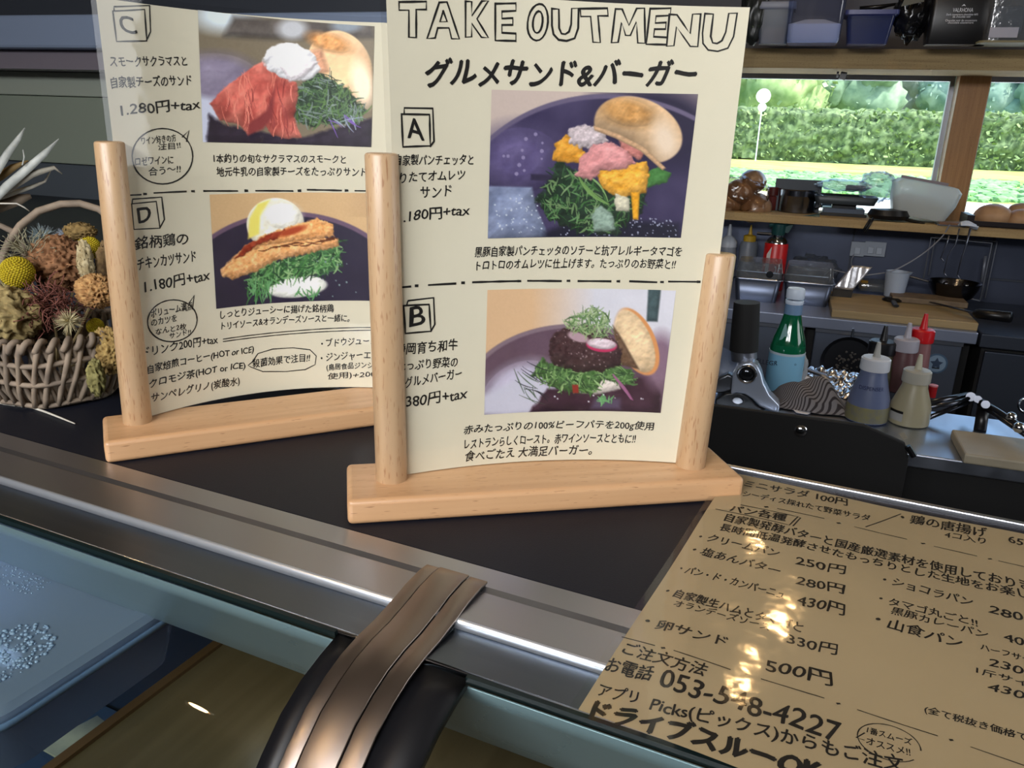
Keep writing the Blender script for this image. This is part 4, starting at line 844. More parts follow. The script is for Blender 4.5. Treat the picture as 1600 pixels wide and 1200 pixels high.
# ------------------------------------------------------------------ left background: kitchen hood and steel units
def unit(name, label, cat, u0, u1, v0, v1, z0, z1):
    t = thing(name, label, cat, K((u0 + u1) / 2, (v0 + v1) / 2, z0), KA); return t
def lbox(t, u0, u1, v0, v1, z0, z1, name, m, bevel=0, label=None):            # box in kitchen frame, child of t
    c = K((u0 + u1) / 2, (v0 + v1) / 2, (z0 + z1) / 2) - Vector(t.location); c = Matrix.Rotation(-t.rotation_euler.z, 3, 'Z') @ c
    return MB().box(c, (u1 - u0, v1 - v0, z1 - z0), KA - t.rotation_euler.z).build(name, m, t, bevel=bevel, label=label)
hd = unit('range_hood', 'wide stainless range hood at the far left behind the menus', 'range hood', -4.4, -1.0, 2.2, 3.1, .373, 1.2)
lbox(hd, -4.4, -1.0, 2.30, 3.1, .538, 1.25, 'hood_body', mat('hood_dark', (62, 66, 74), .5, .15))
lbox(hd, -4.4, -1.0, 2.2, 3.1, .434, .536, 'front_fascia', mat('blue_reflection_steel', (152, 168, 196), .5, .15), .01)  # bluish reflection put into the steel's base colour
lbox(hd, -4.4, -1.0, 2.26, 3.1, .373, .432, 'under_lip', mat('mauve_reflection_steel', (142, 134, 144), .5, .15))  # mauve reflection put into the colour as a tint
ws = unit('steel_splash_panel', 'dull steel splash panel tinted with greenish reflections below the range hood', 'wall panel', -4.4, -1.0, 2.4, 2.45, -.3, .373)
lbox(ws, -4.4, -1.0, 2.40, 2.44, .29, .372, 'upper_sheet', mat('green_reflection_steel', (184, 192, 178), .5, .15), .004)  # greenish reflection on the steel, put into its colour
lbox(ws, -4.4, -1.0, 2.41, 2.44, .05, .288, 'lower_sheet', mat('green_reflection_steel_b', (160, 170, 154), .5, .15), .004)  # same greenish reflection a step darker, also put into the colour
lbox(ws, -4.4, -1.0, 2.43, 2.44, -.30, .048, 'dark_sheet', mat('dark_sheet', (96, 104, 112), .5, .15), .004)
rg = unit('cooking_range', 'dark steel cooking range behind the basket at the far left', 'cooking range', -4.4, -1.0, 1.5, 2.38, FLOOR, -.02)
lbox(rg, -4.4, -1.0, 1.55, 2.38, FLOOR, -.12, 'range_body', mat('range_dark', (60, 64, 74), .5, .1))
lbox(rg, -4.4, -1.0, 1.5, 2.38, -.118, -.07, 'range_top', mat('range_top', (44, 46, 54), .4, .5), .006)

# ------------------------------------------------------------------ kitchen: back worktop and fridges
bw = unit('back_worktop', 'long stainless worktop under the kitchen window', 'worktop', -1, .7, 3.02, 3.7, FLOOR, WZ)
WST = mat('worktop_steel', (142, 152, 176), .3, .6, nscale=4, rvar=.1)
lbox(bw, -1.0, .69, 3.02, 3.70, WZ - .042, WZ, 'worktop_slab', WST, .004)
DSK = mat('door_steel', (104, 112, 128), .42, .9, nscale=4, rvar=.08); DSK2 = mat('door_steel_dark', (66, 72, 84), .45, .8)
fg = unit('undercounter_fridge', 'stainless undercounter fridge with several doors below the back worktop', 'fridge', -1, .7, 3.05, 3.6, FLOOR, WZ - .05)
lbox(fg, -1.0, .69, 3.10, 3.66, FLOOR + .1, WZ - .046, 'fridge_body', BLACKM)
for u0, u1 in ((-.93, -.42), (-.385, .134), (.171, .655)):
    d = lbox(fg, u0, u1, 3.045, 3.09, -1.02, -.424, 'fridge_door', DSK, .004)
    e = MB().box((0, 0, 0), (u1 - u0, .012, .014), KA); c = K((u0 + u1) / 2, 3.038, -.43) - Vector(fg.location); c = Matrix.Rotation(-KA, 3, 'Z') @ c
    MB().box(c, (u1 - u0, .014, .012)).build('door_grip', mat('grip_steel', (170, 176, 190), .3, 1), d)
# dark oval panel and round badge on the door
def onface(px, py, v, base): c = V(px, py, v) - Vector(base.location); return Matrix.Rotation(-KA, 3, 'Z') @ c
pn = thing('hanging_pan', 'dark round speckled pan hanging on the fridge door behind the green bottle', 'pan', V(1325, 566, 3.0), KA)
MB().lathe([(0, .012), (.082, .012), (.092, 0), (.094, -.004), (.09, -.002), (.08, .009), (0, .009)], (0, 0, 0), 36, axis=(0, 1, 0), sy=1).build('pan_body', mat('pan_dark', (26, 28, 34), .4, .4), pn, smooth=True)
m = MB()
for i in range(60):
    a = random.uniform(0, 2 * PI); r = .06 * math.sqrt(random.random()); m.ico((r * math.cos(a) + .01, .006, r * math.sin(a) - .02), random.uniform(.003, .006), 1, sc=(1, .4, 1))
m.build('speckle', mat('speckle', (64, 62, 60), .6), pn, stuff=True)
MB().tube([(0, .01, .09), (0, .012, .12)], .004).build('hook', STEEL_DK, pn)
bg_ = thing('round_badge', 'round pale blue badge with a dark star on the fridge door', 'badge', V(1463, 568, 3.041), KA)
MB().lathe([(0, -.001), (.036, -.001), (.036, .001), (0, .001)], (0, 0, 0), 36, axis=(0, -1, 0)).build('badge_disc', mat('badge_blue', (60, 84, 110), .5), bg_)
MB().lathe([(0, .001), (.030, .001), (.030, .0016), (0, .0016)], (0, 0, 0), 36, axis=(0, -1, 0)).build('badge_face', mat('badge_pale', (112, 134, 156), .5), bg_)
MB().prism([(.022 * (1 if k % 2 == 0 else .5) * math.sin(k * PI / 5), -.0018, .022 * (1 if k % 2 == 0 else .5) * math.cos(k * PI / 5)) for k in range(10)], (0, -.0006, 0)).build('badge_star', mat('badge_dark', (44, 60, 84), .5), bg_)
MB().box((0, -.003, -.016), (.022, .001, .004)).build('badge_bar', BLACKM, bg_)
# right hand units
ru = unit('steel_side_unit', 'dark steel kitchen unit at the right end of the back worktop', 'kitchen unit', .7, 2.4, 3.0, 3.7, FLOOR, WZ)
lbox(ru, .70, 2.4, 3.02, 3.66, WZ - .05, WZ - .002, 'unit_top', DSK2, .004)
lbox(ru, .715, 2.4, 3.05, 3.66, FLOOR + .05, WZ - .055, 'unit_body', BLACKM)
for u0, u1 in ((.725, 1.2), (1.22, 1.7), (1.72, 2.35)): lbox(ru, u0, u1, 3.035, 3.055, -1.05, -.445, 'unit_door', DSK2, .004)
# splash wall seams
for i, u in enumerate((-.35, .3, .83, 1.6)):
    struct(kbox('trim_%d' % (3 + i), u, u + .006, 3.714, 3.722, WZ, -.11, mat('seam', (66, 70, 80), .5, .5)))
struct(kbox('trim_7', .83, 2.6, 3.712, 3.722, -.30, -.292, mat('seam', (66, 70, 80), .5, .5)))

def kt(name, label, cat, px, py, z, group=None, rz=KA):
    p = G(px, py, z); t = thing(name, label, cat, p, rz, group); return t, mpp(p) * 1.03
def kth(name, label, cat, px, py, v, rz=KA, group=None):
    p = V(px, py, v); t = thing(name, label, cat, p, rz, group); return t, mpp(p) * 1.03
def lat(t, k, prof, name, m, n=28, sy=1, **kw): return MB().lathe([(a * k, b * k) for a, b in prof], (0, 0, 0), n, sy=sy).build(name, m, t, smooth=True, **kw)
def flat_text(t, text, loc, w_, h_, m, rot=0, name='lettering', curve=None):
    v, f = glyphs(text); v = v.copy(); v -= v.min(0); v /= v.max(0); vs = []
    for x, y in v:
        X = (x - .5) * w_; Zz = (y - .5) * h_
        if curve: a = X / curve; vs.append((loc[0] + curve * math.sin(a), loc[1] - curve * math.cos(a) , loc[2] + Zz))
        else: vs.append((loc[0] + X * math.cos(rot) - Zz * math.sin(rot), loc[1], loc[2] + X * math.sin(rot) + Zz * math.cos(rot)))
    return MB().add(vs, f).build(name, m, t, fix=False)

# --- on the back worktop
BWv = WZ
cb = kt('wooden_cutting_board', 'large wooden cutting board on the back worktop', 'cutting board', 1425, 500, WZ)[0]
P_ = [G(1302, 490, WZ + .03), G(1541, 516, WZ + .03), G(1538, 478, WZ + .03), G(1356, 447, WZ + .03)]
# squared to the worktop
u0, u1 = kuv(P_[0])[0], kuv(P_[1])[0]
lbox(cb, u0, u1, 3.045, 3.42, WZ, WZ + .028, 'board', mat('board_wood', (132, 114, 80), .55, col2=(150, 130, 94), nscale=14, stretch=(.2, 2, 2)), .003)
b2 = kt('wooden_strip_board', 'narrow worn wooden board lying on the right end of the cutting board', 'board', 1505, 480, WZ + .03)[0]
lbox(b2, .44, .70, 3.30, 3.42, WZ + .029, WZ + .05, 'board', mat('worn_wood', (88, 74, 58), .6, col2=(108, 92, 72), nscale=30), .003)
def gastro(px, py, w_, label):
    t, k = kt('gastro_pan', label, 'pan', px, py, WZ, group='gastro pans on the back worktop')
    lb = loft([(rr(w_ * .43 * k, 26 * k, 7 * k), 0), (rr(w_ * .5 * k, 32 * k, 8 * k), 34 * k)], True, False); lb.build('pan_body', mat('gastro_steel', (92, 100, 118), .35, .85), t, smooth=True, solid=.001)
    loft([(rr(w_ * .5 * k, 32 * k, 8 * k), 33 * k), (rr(w_ * .54 * k, 34 * k, 9 * k), 34 * k), (rr(w_ * .54 * k, 34 * k, 9 * k), 35.5 * k)], False, False).build('pan_rim', mat('rim_steel', (150, 158, 172), .3, 1), t, smooth=True, solid=.001)
    loft([(rr(w_ * .5 * k, 31 * k, 8 * k), 36 * k), (rr(w_ * .46 * k, 29 * k, 8 * k), 58 * k)], False, True).build('clear_cover', CLEARP, t, smooth=True)
    m = MB()
    for i in range(14): m.ico((random.uniform(-.35, .35) * w_ * k, random.uniform(-15, 15) * k, random.uniform(20, 30) * k), 9 * k, 2, sc=(1, 1, .6))
    m.build('food', mat('pan_food', (86, 84, 88), .7), t, smooth='all', stuff=True); return t
gastro(1181, 466, 66, 'steel pan with clear cover, left of the two on the back worktop')
gastro(1258, 472, 68, 'steel pan with clear cover, right of the two on the back worktop')
t = COL.objects['gastro_pan']; kk = mpp(t.location)
MB().lathe([(3.2 * kk, -1 * kk), (5.2 * kk, -1 * kk), (5.2 * kk, 1 * kk), (3.2 * kk, 1 * kk), (3.2 * kk, -1 * kk)][:4], (16 * kk, -32 * kk, 44 * kk), 20, axis=(0, -1, 0)).build('steel_ring', CHROME, t)
t, k = kt('squeeze_bottle', 'white nozzle bottle at the far left of the back worktop beside the stand post', 'bottle', 1131, 440, WZ)
lat(t, k, [(12, 0), (13, 2), (13, 46), (12, 54)], 'bottle_body', mat('grey_bottle', (120, 126, 136), .4))
lat(t, k, [(13, 53), (13, 60), (9, 66), (3.5, 70), (3, 78), (1.5, 86)], 'nozzle_cap', mat('cap_grey', (170, 176, 186), .4))
t, k = kt('squeeze_bottle', 'tall bottle with a yellow nozzle cap on the back worktop', 'bottle', 1163, 441, WZ)
lat(t, k, [(12, 0), (13, 2), (13, 56), (11, 62)], 'bottle_body', mat('grey_bottle', (120, 126, 136), .4))
lat(t, k, [(9, 61), (9, 70), (3, 72), (2, 78), (.8, 86)], 'nozzle_cap', mat('yellow_cap', (186, 150, 40), .45))
# gas torch
t, k = kt('gas_torch', 'red gas cartridge with dark green torch head on the back worktop', 'gas torch', 1204, 452, WZ)
lat(t, k, [(16, 0), (17, 1), (17, 68), (16, 70)], 'cartridge', mat('gas_red', (178, 26, 28), .35))
lat(t, k, [(16, 70), (15.5, 73), (12, 77), (8, 79), (8, 83)], 'cartridge_neck', CHROME)
lat(t, k, [(9, 82), (10, 85), (10, 98), (8, 100)], 'torch_body', mat('torch_green', (22, 62, 62), .4))
MB().tube([(-14 * k, 0, 98 * k), (4 * k, 0, 99 * k), (24 * k, 0, 106 * k), (54 * k, 0, 112 * k)], 5 * k, 12, rs=[6 * k, 7 * k, 5 * k, 4 * k]).build('torch_barrel', MATS['torch_green'], t, smooth=True)
MB().prism([(6 * k, -3 * k, 99 * k), (22 * k, -3 * k, 102 * k), (14 * k, -3 * k, 86 * k), (6 * k, -3 * k, 86 * k)], (0, 6 * k, 0)).build('trigger', MATS['torch_green'], t)
MB().tube([(-30 * k, 0, 82 * k), (-8 * k, 0, 82 * k)], 2.5 * k, 8).build('gas_valve', CHROME, t, smooth=True)
WH = mat('print_white', (206, 204, 204), .5)
flat_text(t, 'GA', (5 * k, 0, 38 * k), 20 * k, 22 * k, WH, curve=17.3 * k)
MB().add([((a) * k, -17.25 * math.cos(a / 17.25) * k if False else -math.sqrt(17.35 ** 2 - min(17.3, abs(a)) ** 2) * k, z * k) for a, z in ((-12, 8), (-8, 8), (-6, 66), (-12, 54))], [(0, 1, 2, 3)]).build('white_flash', WH, t)
t, k = kt('brown_box', 'dull reddish brown box behind the gas torch', 'box', 1233, 432, WZ); MB().box((0, 10 * k, 28 * k), (38 * k, 24 * k, 56 * k)).build('box_body', mat('redbrown', (84, 46, 42), .6), t, bevel=.003); MB().box((0, 10 * k, 57 * k), (39 * k, 25 * k, 3 * k)).build('lid', mat('redbrown_dk', (66, 38, 36), .6), t)
for px, py, r, h, c, lb in ((1250, 434, 26, 44, (66, 56, 50), 'brown round tin behind the right gastro pan'), (1288, 427, 19, 48, (44, 46, 54), 'dark slim canister left of the wider dark pot'), (1330, 440, 25, 42, (38, 38, 44), 'wide dark pot below the wall socket')):
    t, k = kt('storage_canister', lb, 'canister', px, py, WZ); cm_ = mat('can_%d' % c[0], c, .4, .3)
    lat(t, k, [(r - 1, 0), (r, 2), (r, h - 6), (r - 1, h - 4)], 'canister_body', cm_); lat(t, k, [(r + .6, h - 5), (r + 1, h - 1), (r - 2, h), (0, h + .5)], 'lid', cm_)
def crumple(px, py, v, rx, ry, rz_, label, m, name='plastic_bag', cat='plastic bag', rot=KA, z=None, sub=4):
    t, k = (kth(name, label, cat, px, py, v) if z is None else kt(name, label, cat, px, py, z)); sd = random.random() * 30
    def fn(p): return 1 + .35 * (abs(noise.noise(p * 2.4 + Vector((sd, 0, 0)))) - .2) - .3 * abs(noise.noise(p * 5 + Vector((0, sd, 0))))
    mb = MB().ico((0, 0, rz_ * k), k, sub, fn=fn, sc=(rx, ry, rz_)); zz = min(p[2] for p in mb.v); mb.v = [(a, b, c - zz) for a, b, c in mb.v]
    mb.build('film', m, t, smooth='all'); return t, k
crumple(1268, 446, 0, 38, 22, 22, 'crumpled clear plastic film behind the right gastro pan', CLINGP, z=WZ)
t, k = kt('foil_pouch', 'silver foil pouch with black lower half leaning on the cutting board', 'pouch', 1312, 476, WZ)
MB().add([(-14 * k, 0, 0), (14 * k, 0, 0), (16 * k, 10 * k, 22 * k), (-12 * k, 10 * k, 22 * k), (-12 * k, 8 * k, 0), (14 * k, 8 * k, 0)], [(0, 1, 2, 3), (4, 3, 2, 5), (0, 3, 4), (1, 5, 2), (0, 4, 5, 1)]).build('lower_pouch', BLACKP, t)
MB().grid(lambda a, b: Vector(((-12 + 28 * a + 22 * b) * k, (10 + 8 * b + 2 * math.sin(a * 7 + b * 5)) * k, (22 + 36 * b) * k)), 10, 10).build('upper_pouch', mat('foil_silver', (196, 196, 200), .3, .8, bump=.8, nscale=60), t, smooth='all', solid=.003)
t, k = kt('glass_storage_jar', 'clear glass jar with steel lid below the wall socket', 'jar', 1387, 442, WZ)
lat(t, k, [(17, 0), (18, 2), (18, 32), (16, 36)], 'jar_glass', CLEARP); lat(t, k, [(10, 3), (12, 5), (12, 20), (8, 24)], 'jar_content', mat('jar_dark', (70, 68, 70), .5, .4)); lat(t, k, [(25, 36), (26, 38), (26, 41), (20, 44), (6, 46), (0, 46)], 'jar_lid', CHROME)
MB().tube([((-20 + 4 * math.cos(a)) * k, 0, (48 + 6 * math.sin(a)) * k) for a in [PI * i / 8 for i in range(9)]], 1 * k, 6).build('lid_handle', CHROME, t, smooth=True)
for px, lb in ((1340, 'single white wall socket with a plug on the steel wall'), (1367, 'wide white wall socket above the glass jar')):
    t, k = kth('wall_socket', lb, 'wall socket', px, 389, 3.70); w_ = 10 if px < 1350 else 15
    MB().box((0, 0, 0), (w_ * 2 * k, .012, 22 * k)).build('socket_plate', mat('socket_grey', (150, 158, 170), .5), t, bevel=.002)
    for sx in ((0,) if px < 1350 else (-6, 6)): MB().box((sx * k, -.008, -2 * k), (8 * k, .012, 10 * k)).build('plug', mat('socket_plug', (170, 178, 190), .5), t, bevel=.002)
def cord(name, label, pts, r, m, cat='cord'):
    o = pts[0].copy(); t = thing(name, label, cat, o, 0); P = []
    for i in range(len(pts) - 1):
        a, b = pts[i], pts[i + 1]; p0 = pts[max(i - 1, 0)]; p3 = pts[min(i + 2, len(pts) - 1)]
        for j in range(5):
            s_ = j / 5; P.append(.5 * ((2 * a) + (b - p0) * s_ + (2 * p0 - 5 * a + 4 * b - p3) * s_ * s_ + (3 * a - p0 - 3 * b + p3) * s_ ** 3) - o)
    P.append(pts[-1] - o); MB().tube(P, r, 6).build('cable', m, t, smooth='all'); return t
CORDM = mat('grey_cord', (128, 132, 142), .5)
cord('power_cord', 'thin pale cord sagging from the window shelf to the worktop', [V(1484, 351, 3.44), V(1470, 372, 3.46), V(1440, 398, 3.48), V(1400, 421, 3.46), V(1370, 428, 3.42), V(1340, 430, 3.40), V(1315, 425, 3.38), V(1298, 422, 3.38), V(1288, 430, 3.38)], .0028, CORDM)
cord('power_cord', 'short pale cord hanging from the left wall socket', [V(1334, 398, 3.69), V(1330, 408, 3.66), V(1332, 420, 3.6), V(1338, 428, 3.5)], .0028, CORDM)
t, k = kt('measuring_cup', 'white plastic measuring cup standing upright on the cutting board', 'cup', 1396, 463, WZ + .03)
lat(t, k, [(13, 0), (14, 1), (17, 38), (17.5, 38), (16.3, 38), (13, 2), (0, 1.5)], 'cup_body', mat('cup_white', (150, 162, 180), .4)); MB().add([(14 * k, -6 * k, 38 * k), (21 * k, 0, 38.5 * k), (14 * k, 6 * k, 38 * k), (15 * k, 0, 31 * k)], [(0, 1, 2), (0, 3, 1), (1, 3, 2)]).build('spout', MATS['cup_white'], t)
t, k = kt('rubber_spatula', 'black spatula lying before the white measuring cup', 'spatula', 1394, 470, WZ + .03)
MB().lathe([(14 * k, 0), (15 * k, 2 * k), (11 * k, 5 * k), (0, 6 * k)], (0, 0, 0), 20, sy=.8).build('spatula_head', BLACKP, t, smooth=True); MB().tube([(0, -8 * k, 2 * k), (0, -50 * k, 2 * k)], 4 * k, 8, flat=.5).build('handle', BLACKP, t, smooth=True)
t, k = kt('clear_tray', 'clear plastic tray with a yellow packet behind the measuring cup', 'tray', 1366, 452, WZ + .03)
loft([(rr(22 * k, 20 * k, 4 * k), 0), (rr(26 * k, 24 * k, 5 * k), 12 * k)], True, False).build('tray_body', CLEARP, t, smooth=True, solid=.001); MB().box((-16 * k, -4 * k, 7 * k), (10 * k, 8 * k, 12 * k)).build('yellow_packet', mat('yellow_packet', (150, 120, 40), .6), t, bevel=.001, label='yellow packet')
# wire rack leaning on the wall
t, k = kt('wire_rack', 'rectangular white wire rack leaning on the steel wall', 'rack', 1500, 470, WZ + .03)
def R3(px, py, v): return Matrix.Rotation(-KA, 3, 'Z') @ (V(px, py, v) - Vector(t.location))
WR = mat('wire_white', (120, 124, 134), .4, .3)
for dv, dx, dy in ((3.60, 0, 0), (3.66, 8, -4)):
    c = [R3(1443 + dx, 434 + dy, dv), R3(1455 + dx * .8, 371 + dy * .4, dv), R3(1550 + dx, 380 + dy * .6, dv), R3(1531 + dx, 470 + dy, dv)]
    MB().tube(c, .0035, 6).build('wire_frame', WR, t, smooth='all')
MB().tube([R3(1531, 470, 3.60), R3(1513, 466, 3.60), R3(1513, 458, 3.63)], .0035, 6).build('wire_foot', WR, t, smooth='all')
for px in (1545,): MB().tube([R3(1540, 400, 3.62), R3(1534, 440, 3.62)], .006, 6).build('wire_clip', WR, t, smooth='all')
for px, y0, y1, bnd, lb, r in ((1483, 368, 402, 0, 'short steel utensil hanging before the wire rack', .007), (1499, 357, 425, 1, 'long bent steel ladle hanging in the middle before the rack', .006), (1516, 357, 428, 0, 'steel utensil with curled tip, rightmost before the rack', .009)):
    t, k = kth('hanging_utensil', lb, 'utensil', px, y0, 3.43)
    pts = [(0, 0, 0), (-1 * k, 0, -(y1 - y0) * .35 * k), ((-8 if bnd else -3) * k, 0, -(y1 - y0) * .6 * k), ((-9 if bnd else -5) * k, 0, -(y1 - y0) * k)]
    MB().tube(pts, r, 8, rs=[r, r, r * .8, r * .6], flat=.4).build('handle', mat('utensil_steel', (120, 126, 140), .3, .9), t, smooth='all'); MB().tube([pts[-1], (pts[-1][0] + 3 * k, 0, pts[-1][2] - 3 * k), (pts[-1][0] + 5 * k, -.004, pts[-1][2] - 6 * k)], .003, 6).build('tip', MATS['utensil_steel'], t, smooth='all')
t, k = kt('steel_bowl', 'shiny steel bowl with a long handle on the cutting board', 'bowl', 1486, 468, WZ + .03)
lat(t, k, [(20, 0), (28, 6), (34, 18), (36, 26), (37, 27), (33, 18), (27, 8), (0, 3)], 'bowl_body', mat('bowl_steel', (96, 96, 100), .16, 1, bump=.5, nscale=80), n=36); MB().tube([(-34 * k, 0, 24 * k), (-66 * k, 4 * k, 30 * k)], 3 * k, 8, flat=.6).build('handle', STEEL_SAT, t, smooth=True)
for q in range(6): MB().ico(((-20 + 9 * q) * k, 4 * k * math.sin(q), (20 + 3 * math.sin(q * 2)) * k), 4 * k, 2).build('content_lump', mat('bowl_lump', (120, 118, 120), .15, 1), t, smooth='all')
t, k = kt('kitchen_knife', 'long knife with black handle lying across the cutting board', 'knife', 1518, 486, WZ + .05, rz=KA - .5)
a_ = G(1419, 463, WZ + .034) - Vector(t.location); RI = Matrix.Rotation(-(KA - .5), 3, 'Z'); a_ = RI @ a_; b_ = RI @ (G(1522, 489, WZ + .052) - Vector(t.location)); c_ = RI @ (G(1580, 496, WZ + .06) - Vector(t.location))
MB().tube([a_, a_.lerp(b_, .5), b_], .008, 6, rs=[.002, .010, .012], flat=.25).build('blade', mat('knife_dark', (60, 60, 66), .3, .8), t, smooth='all'); MB().tube([b_, b_.lerp(c_, .1), c_], .02, 10, rs=[.011, .018, .019]).build('handle', BLACKP, t, smooth='all')

# --- on the window shelf
BAG = mat('bread_bag', (110, 84, 62), .35, col2=(146, 114, 86), nscale=18, coat=.5)
rolls = [(1135, 320, 22, 20, 'brown bread roll in a bag at the left end of the window shelf'), (1180, 325, 24, 22, 'brown bread roll in a bag beside the steel pot'), (1155, 300, 22, 19, 'brown bread roll at the middle of the bagged heap'), (1176, 284, 20, 18, 'topmost brown bread roll of the bagged heap')]
for i, (px, py, rx, rz_, lb) in enumerate(rolls):
    t, k = kth('bread_roll', lb, 'bread roll', px, py, 3.56 + .02 * (i % 2)); sd = i * 3.1
    MB().ico((0, 0, 0), k, 4, fn=lambda p: 1 + .08 * noise.noise(p * 2 + Vector((sd, 0, 0))), sc=(rx, rx * .9, rz_)).build('crust', BAG, t, smooth='all')
t, k = kth('plastic_bag', 'shiny clear bag wrapped round the brown bread rolls', 'plastic bag', 1158, 304, 3.54)
MB().ico((0, 0, 0), k, 4, fn=lambda p: 1 + .35 * abs(noise.noise(p * 3)) - .12, sc=(42, 24, 27)).build('film', thin_film('bag_film', (235, 225, 215), .02, .12, bump=1., bscale=40), t, smooth='all')
t, k = kt('spice_jar', 'small dark red jar between the bread rolls and the pot', 'jar', 1205, 328, SZ); lat(t, k, [(7, 0), (8, 1), (8, 20), (6, 22)], 'jar_glass', mat('jar_red', (96, 44, 42), .2)); lat(t, k, [(9, 22), (9, 33), (8, 34)], 'jar_lid', mat('jar_lid_red', (80, 26, 24), .4))
t, k = kt('steel_pot', 'shiny steel pot standing on the window shelf', 'pot', 1243, 331, SZ)
lat(t, k, [(26, 0), (27, 1), (27.5, 32), (29, 34), (28, 34), (26, 3), (0, 2)], 'pot_body', mat('pot_steel', (120, 122, 130), .2, 1), n=36); MB().tube([(28 * k, 0, 27 * k), (34 * k, -4 * k, 27 * k), (34 * k, -4 * k, 10 * k), (28 * k, 0, 6 * k)], 1.4 * k, 6).build('handle', CHROME, t, smooth='all')
t, k = kt('black_box', 'flat black box behind the steel pot against the window', 'box', 1242, 322, SZ); t.location = K(*kuv(Vector(t.location))[:1], 3.66, SZ); MB().box((0, 0, 22 * k), (62 * k, .02, 44 * k)).build('box_body', mat('box_grey', (62, 68, 76), .5), t, bevel=.002)
t, k = kt('kitchen_scale', 'dark kitchen scale with a tray on the window shelf', 'scale', 1316, 336, SZ)
MB().box((0, 0, 6 * k), (58 * k, 40 * k, 10 * k)).build('scale_body', mat('scale_blue', (70, 82, 100), .4), t, bevel=.003); MB().box((0, -21 * k, 2 * k), (64 * k, 8 * k, 5 * k)).build('scale_foot', BLACKP, t, bevel=.002)
MB().box((0, 0, 14 * k), (34 * k, 24 * k, 8 * k)).build('scale_neck', BLACKP, t, bevel=.002); loft([(rr(40 * k, 26 * k, 6 * k), 18 * k), (rr(44 * k, 30 * k, 7 * k), 29 * k)], True, False).build('scale_tray', mat('tray_dark', (46, 54, 60), .4), t, smooth=True, solid=.004)
t, k = kt('grey_block', 'low dark block behind the left side of the kitchen scale', 'box', 1283, 325, SZ); MB().box((0, 10 * k, 6 * k), (30 * k, 12 * k, 12 * k)).build('block_body', mat('blk_dark', (34, 44, 50), .5), t, bevel=.002)
t, k = kth('black_bar', 'small black bar-shaped clip on the plastic over the scale', 'clip', 1337, 294, 3.6); MB().tube([(-14 * k, 0, 0), (14 * k, 0, 0)], 4.5 * k, 10).build('clip_body', mat('blk_dark', (34, 44, 50), .5), t, smooth=True)
crumple(1318, 300, 3.58, 40, 20, 9, 'crumpled clear plastic heaped in the tray of the scale', CLINGP)
crumple(1366, 318, 3.60, 26, 18, 24, 'crumpled clear plastic bag between the scale and the powder tub', CLINGP)
t, k = kth('powder_tub', 'tilted clear plastic tub of white powder in a bag on the window shelf', 'tub', 1432, 338, 3.55)
rm = Matrix.Rotation(.14, 4, 'Y')
mb = loft([(rr(36 * k, 24 * k, 9 * k), 0), (rr(44 * k, 30 * k, 10 * k), 24 * k), (rr(46 * k, 31 * k, 10 * k), 44 * k), (rr(40 * k, 28 * k, 10 * k), 50 * k)]); mb.v = [tuple(rm @ (Vector(p) + Vector((0, 0, 0)))) for p in mb.v]; mb.build('tub_body', thin_film('powder_bag', (225, 230, 232), .05, .15, bump=.8, bscale=50, white=.8, wcol=(214, 220, 220)), t, smooth=True)
mb = loft([(rr(33 * k, 21 * k, 9 * k), 1 * k), (rr(39 * k, 26 * k, 9 * k), 22 * k), (rr(24 * k, 16 * k, 9 * k), 30 * k)]); mb.v = [tuple(rm @ Vector(p)) for p in mb.v]; mb.build('powder', mat('powder_white', (196, 198, 190), .9), t, smooth=True)
MB().box((2 * k, 0, 53 * k), (66 * k, 6 * k, 4 * k), M=Matrix.Rotation(.14, 3, 'Y')).build('clip_bar', mat('clip_grey', (120, 110, 116), .4), t, bevel=.001)
t, k = kth('black_pan', 'black flat pan with a hanging strap under the powder tub', 'pan', 1388, 336, 3.50)
MB().lathe([(26 * k, -6 * k), (30 * k, 0), (26 * k, 8 * k), (0, 10 * k)], (0, 0, 0), 28, sy=.7).build('pan_body', BLACKP, t, smooth=True); MB().tube([(10 * k, 0, -2 * k), (50 * k, -10 * k, -9 * k)], 5 * k, 8, flat=.5).build('handle', BLACKP, t, smooth=True)
MB().tube([(-22 * k, -20 * k, -4 * k), (-26 * k, -24 * k, -14 * k), (-31 * k, -24 * k, -26 * k), (-33 * k, -24 * k, -22 * k), (-26 * k, -20 * k, -6 * k)], 1.8 * k, 6).build('strap', BLACKP, t, smooth='all')
t, k = kt('small_tray', 'small copper brown tray on the shelf at the foot of the window post', 'tray', 1484, 352, SZ); MB().box((0, 0, 3 * k), (34 * k, 24 * k, 4 * k)).build('tray_body', mat('copper_tray', (124, 92, 70), .35, .4), t, bevel=.001); MB().box((0, 0, .8 * k), (38 * k, 28 * k, 1.4 * k)).build('tray_rim', mat('utensil_steel', (120, 126, 140), .3, .9), t)
t, k = kt('white_cloth', 'small folded white cloth beside the bread tray', 'cloth', 1512, 356, SZ); crp = MB().grid(lambda a, b: Vector(((a - .5) * 24 * k, (b - .5) * 24 * k, (4 + 5 * math.sin(a * 4 + b * 3) * math.sin(b * 5)) * k)), 12, 12); crp.build('cloth_sheet', mat('cloth_pale', (190, 200, 215), .8), t, smooth='all', solid=.004)
t, k = kth('bread_tray', 'dark oven tray carrying round loaves on the window shelf', 'tray', 1572, 355, 3.56)
mb = MB()
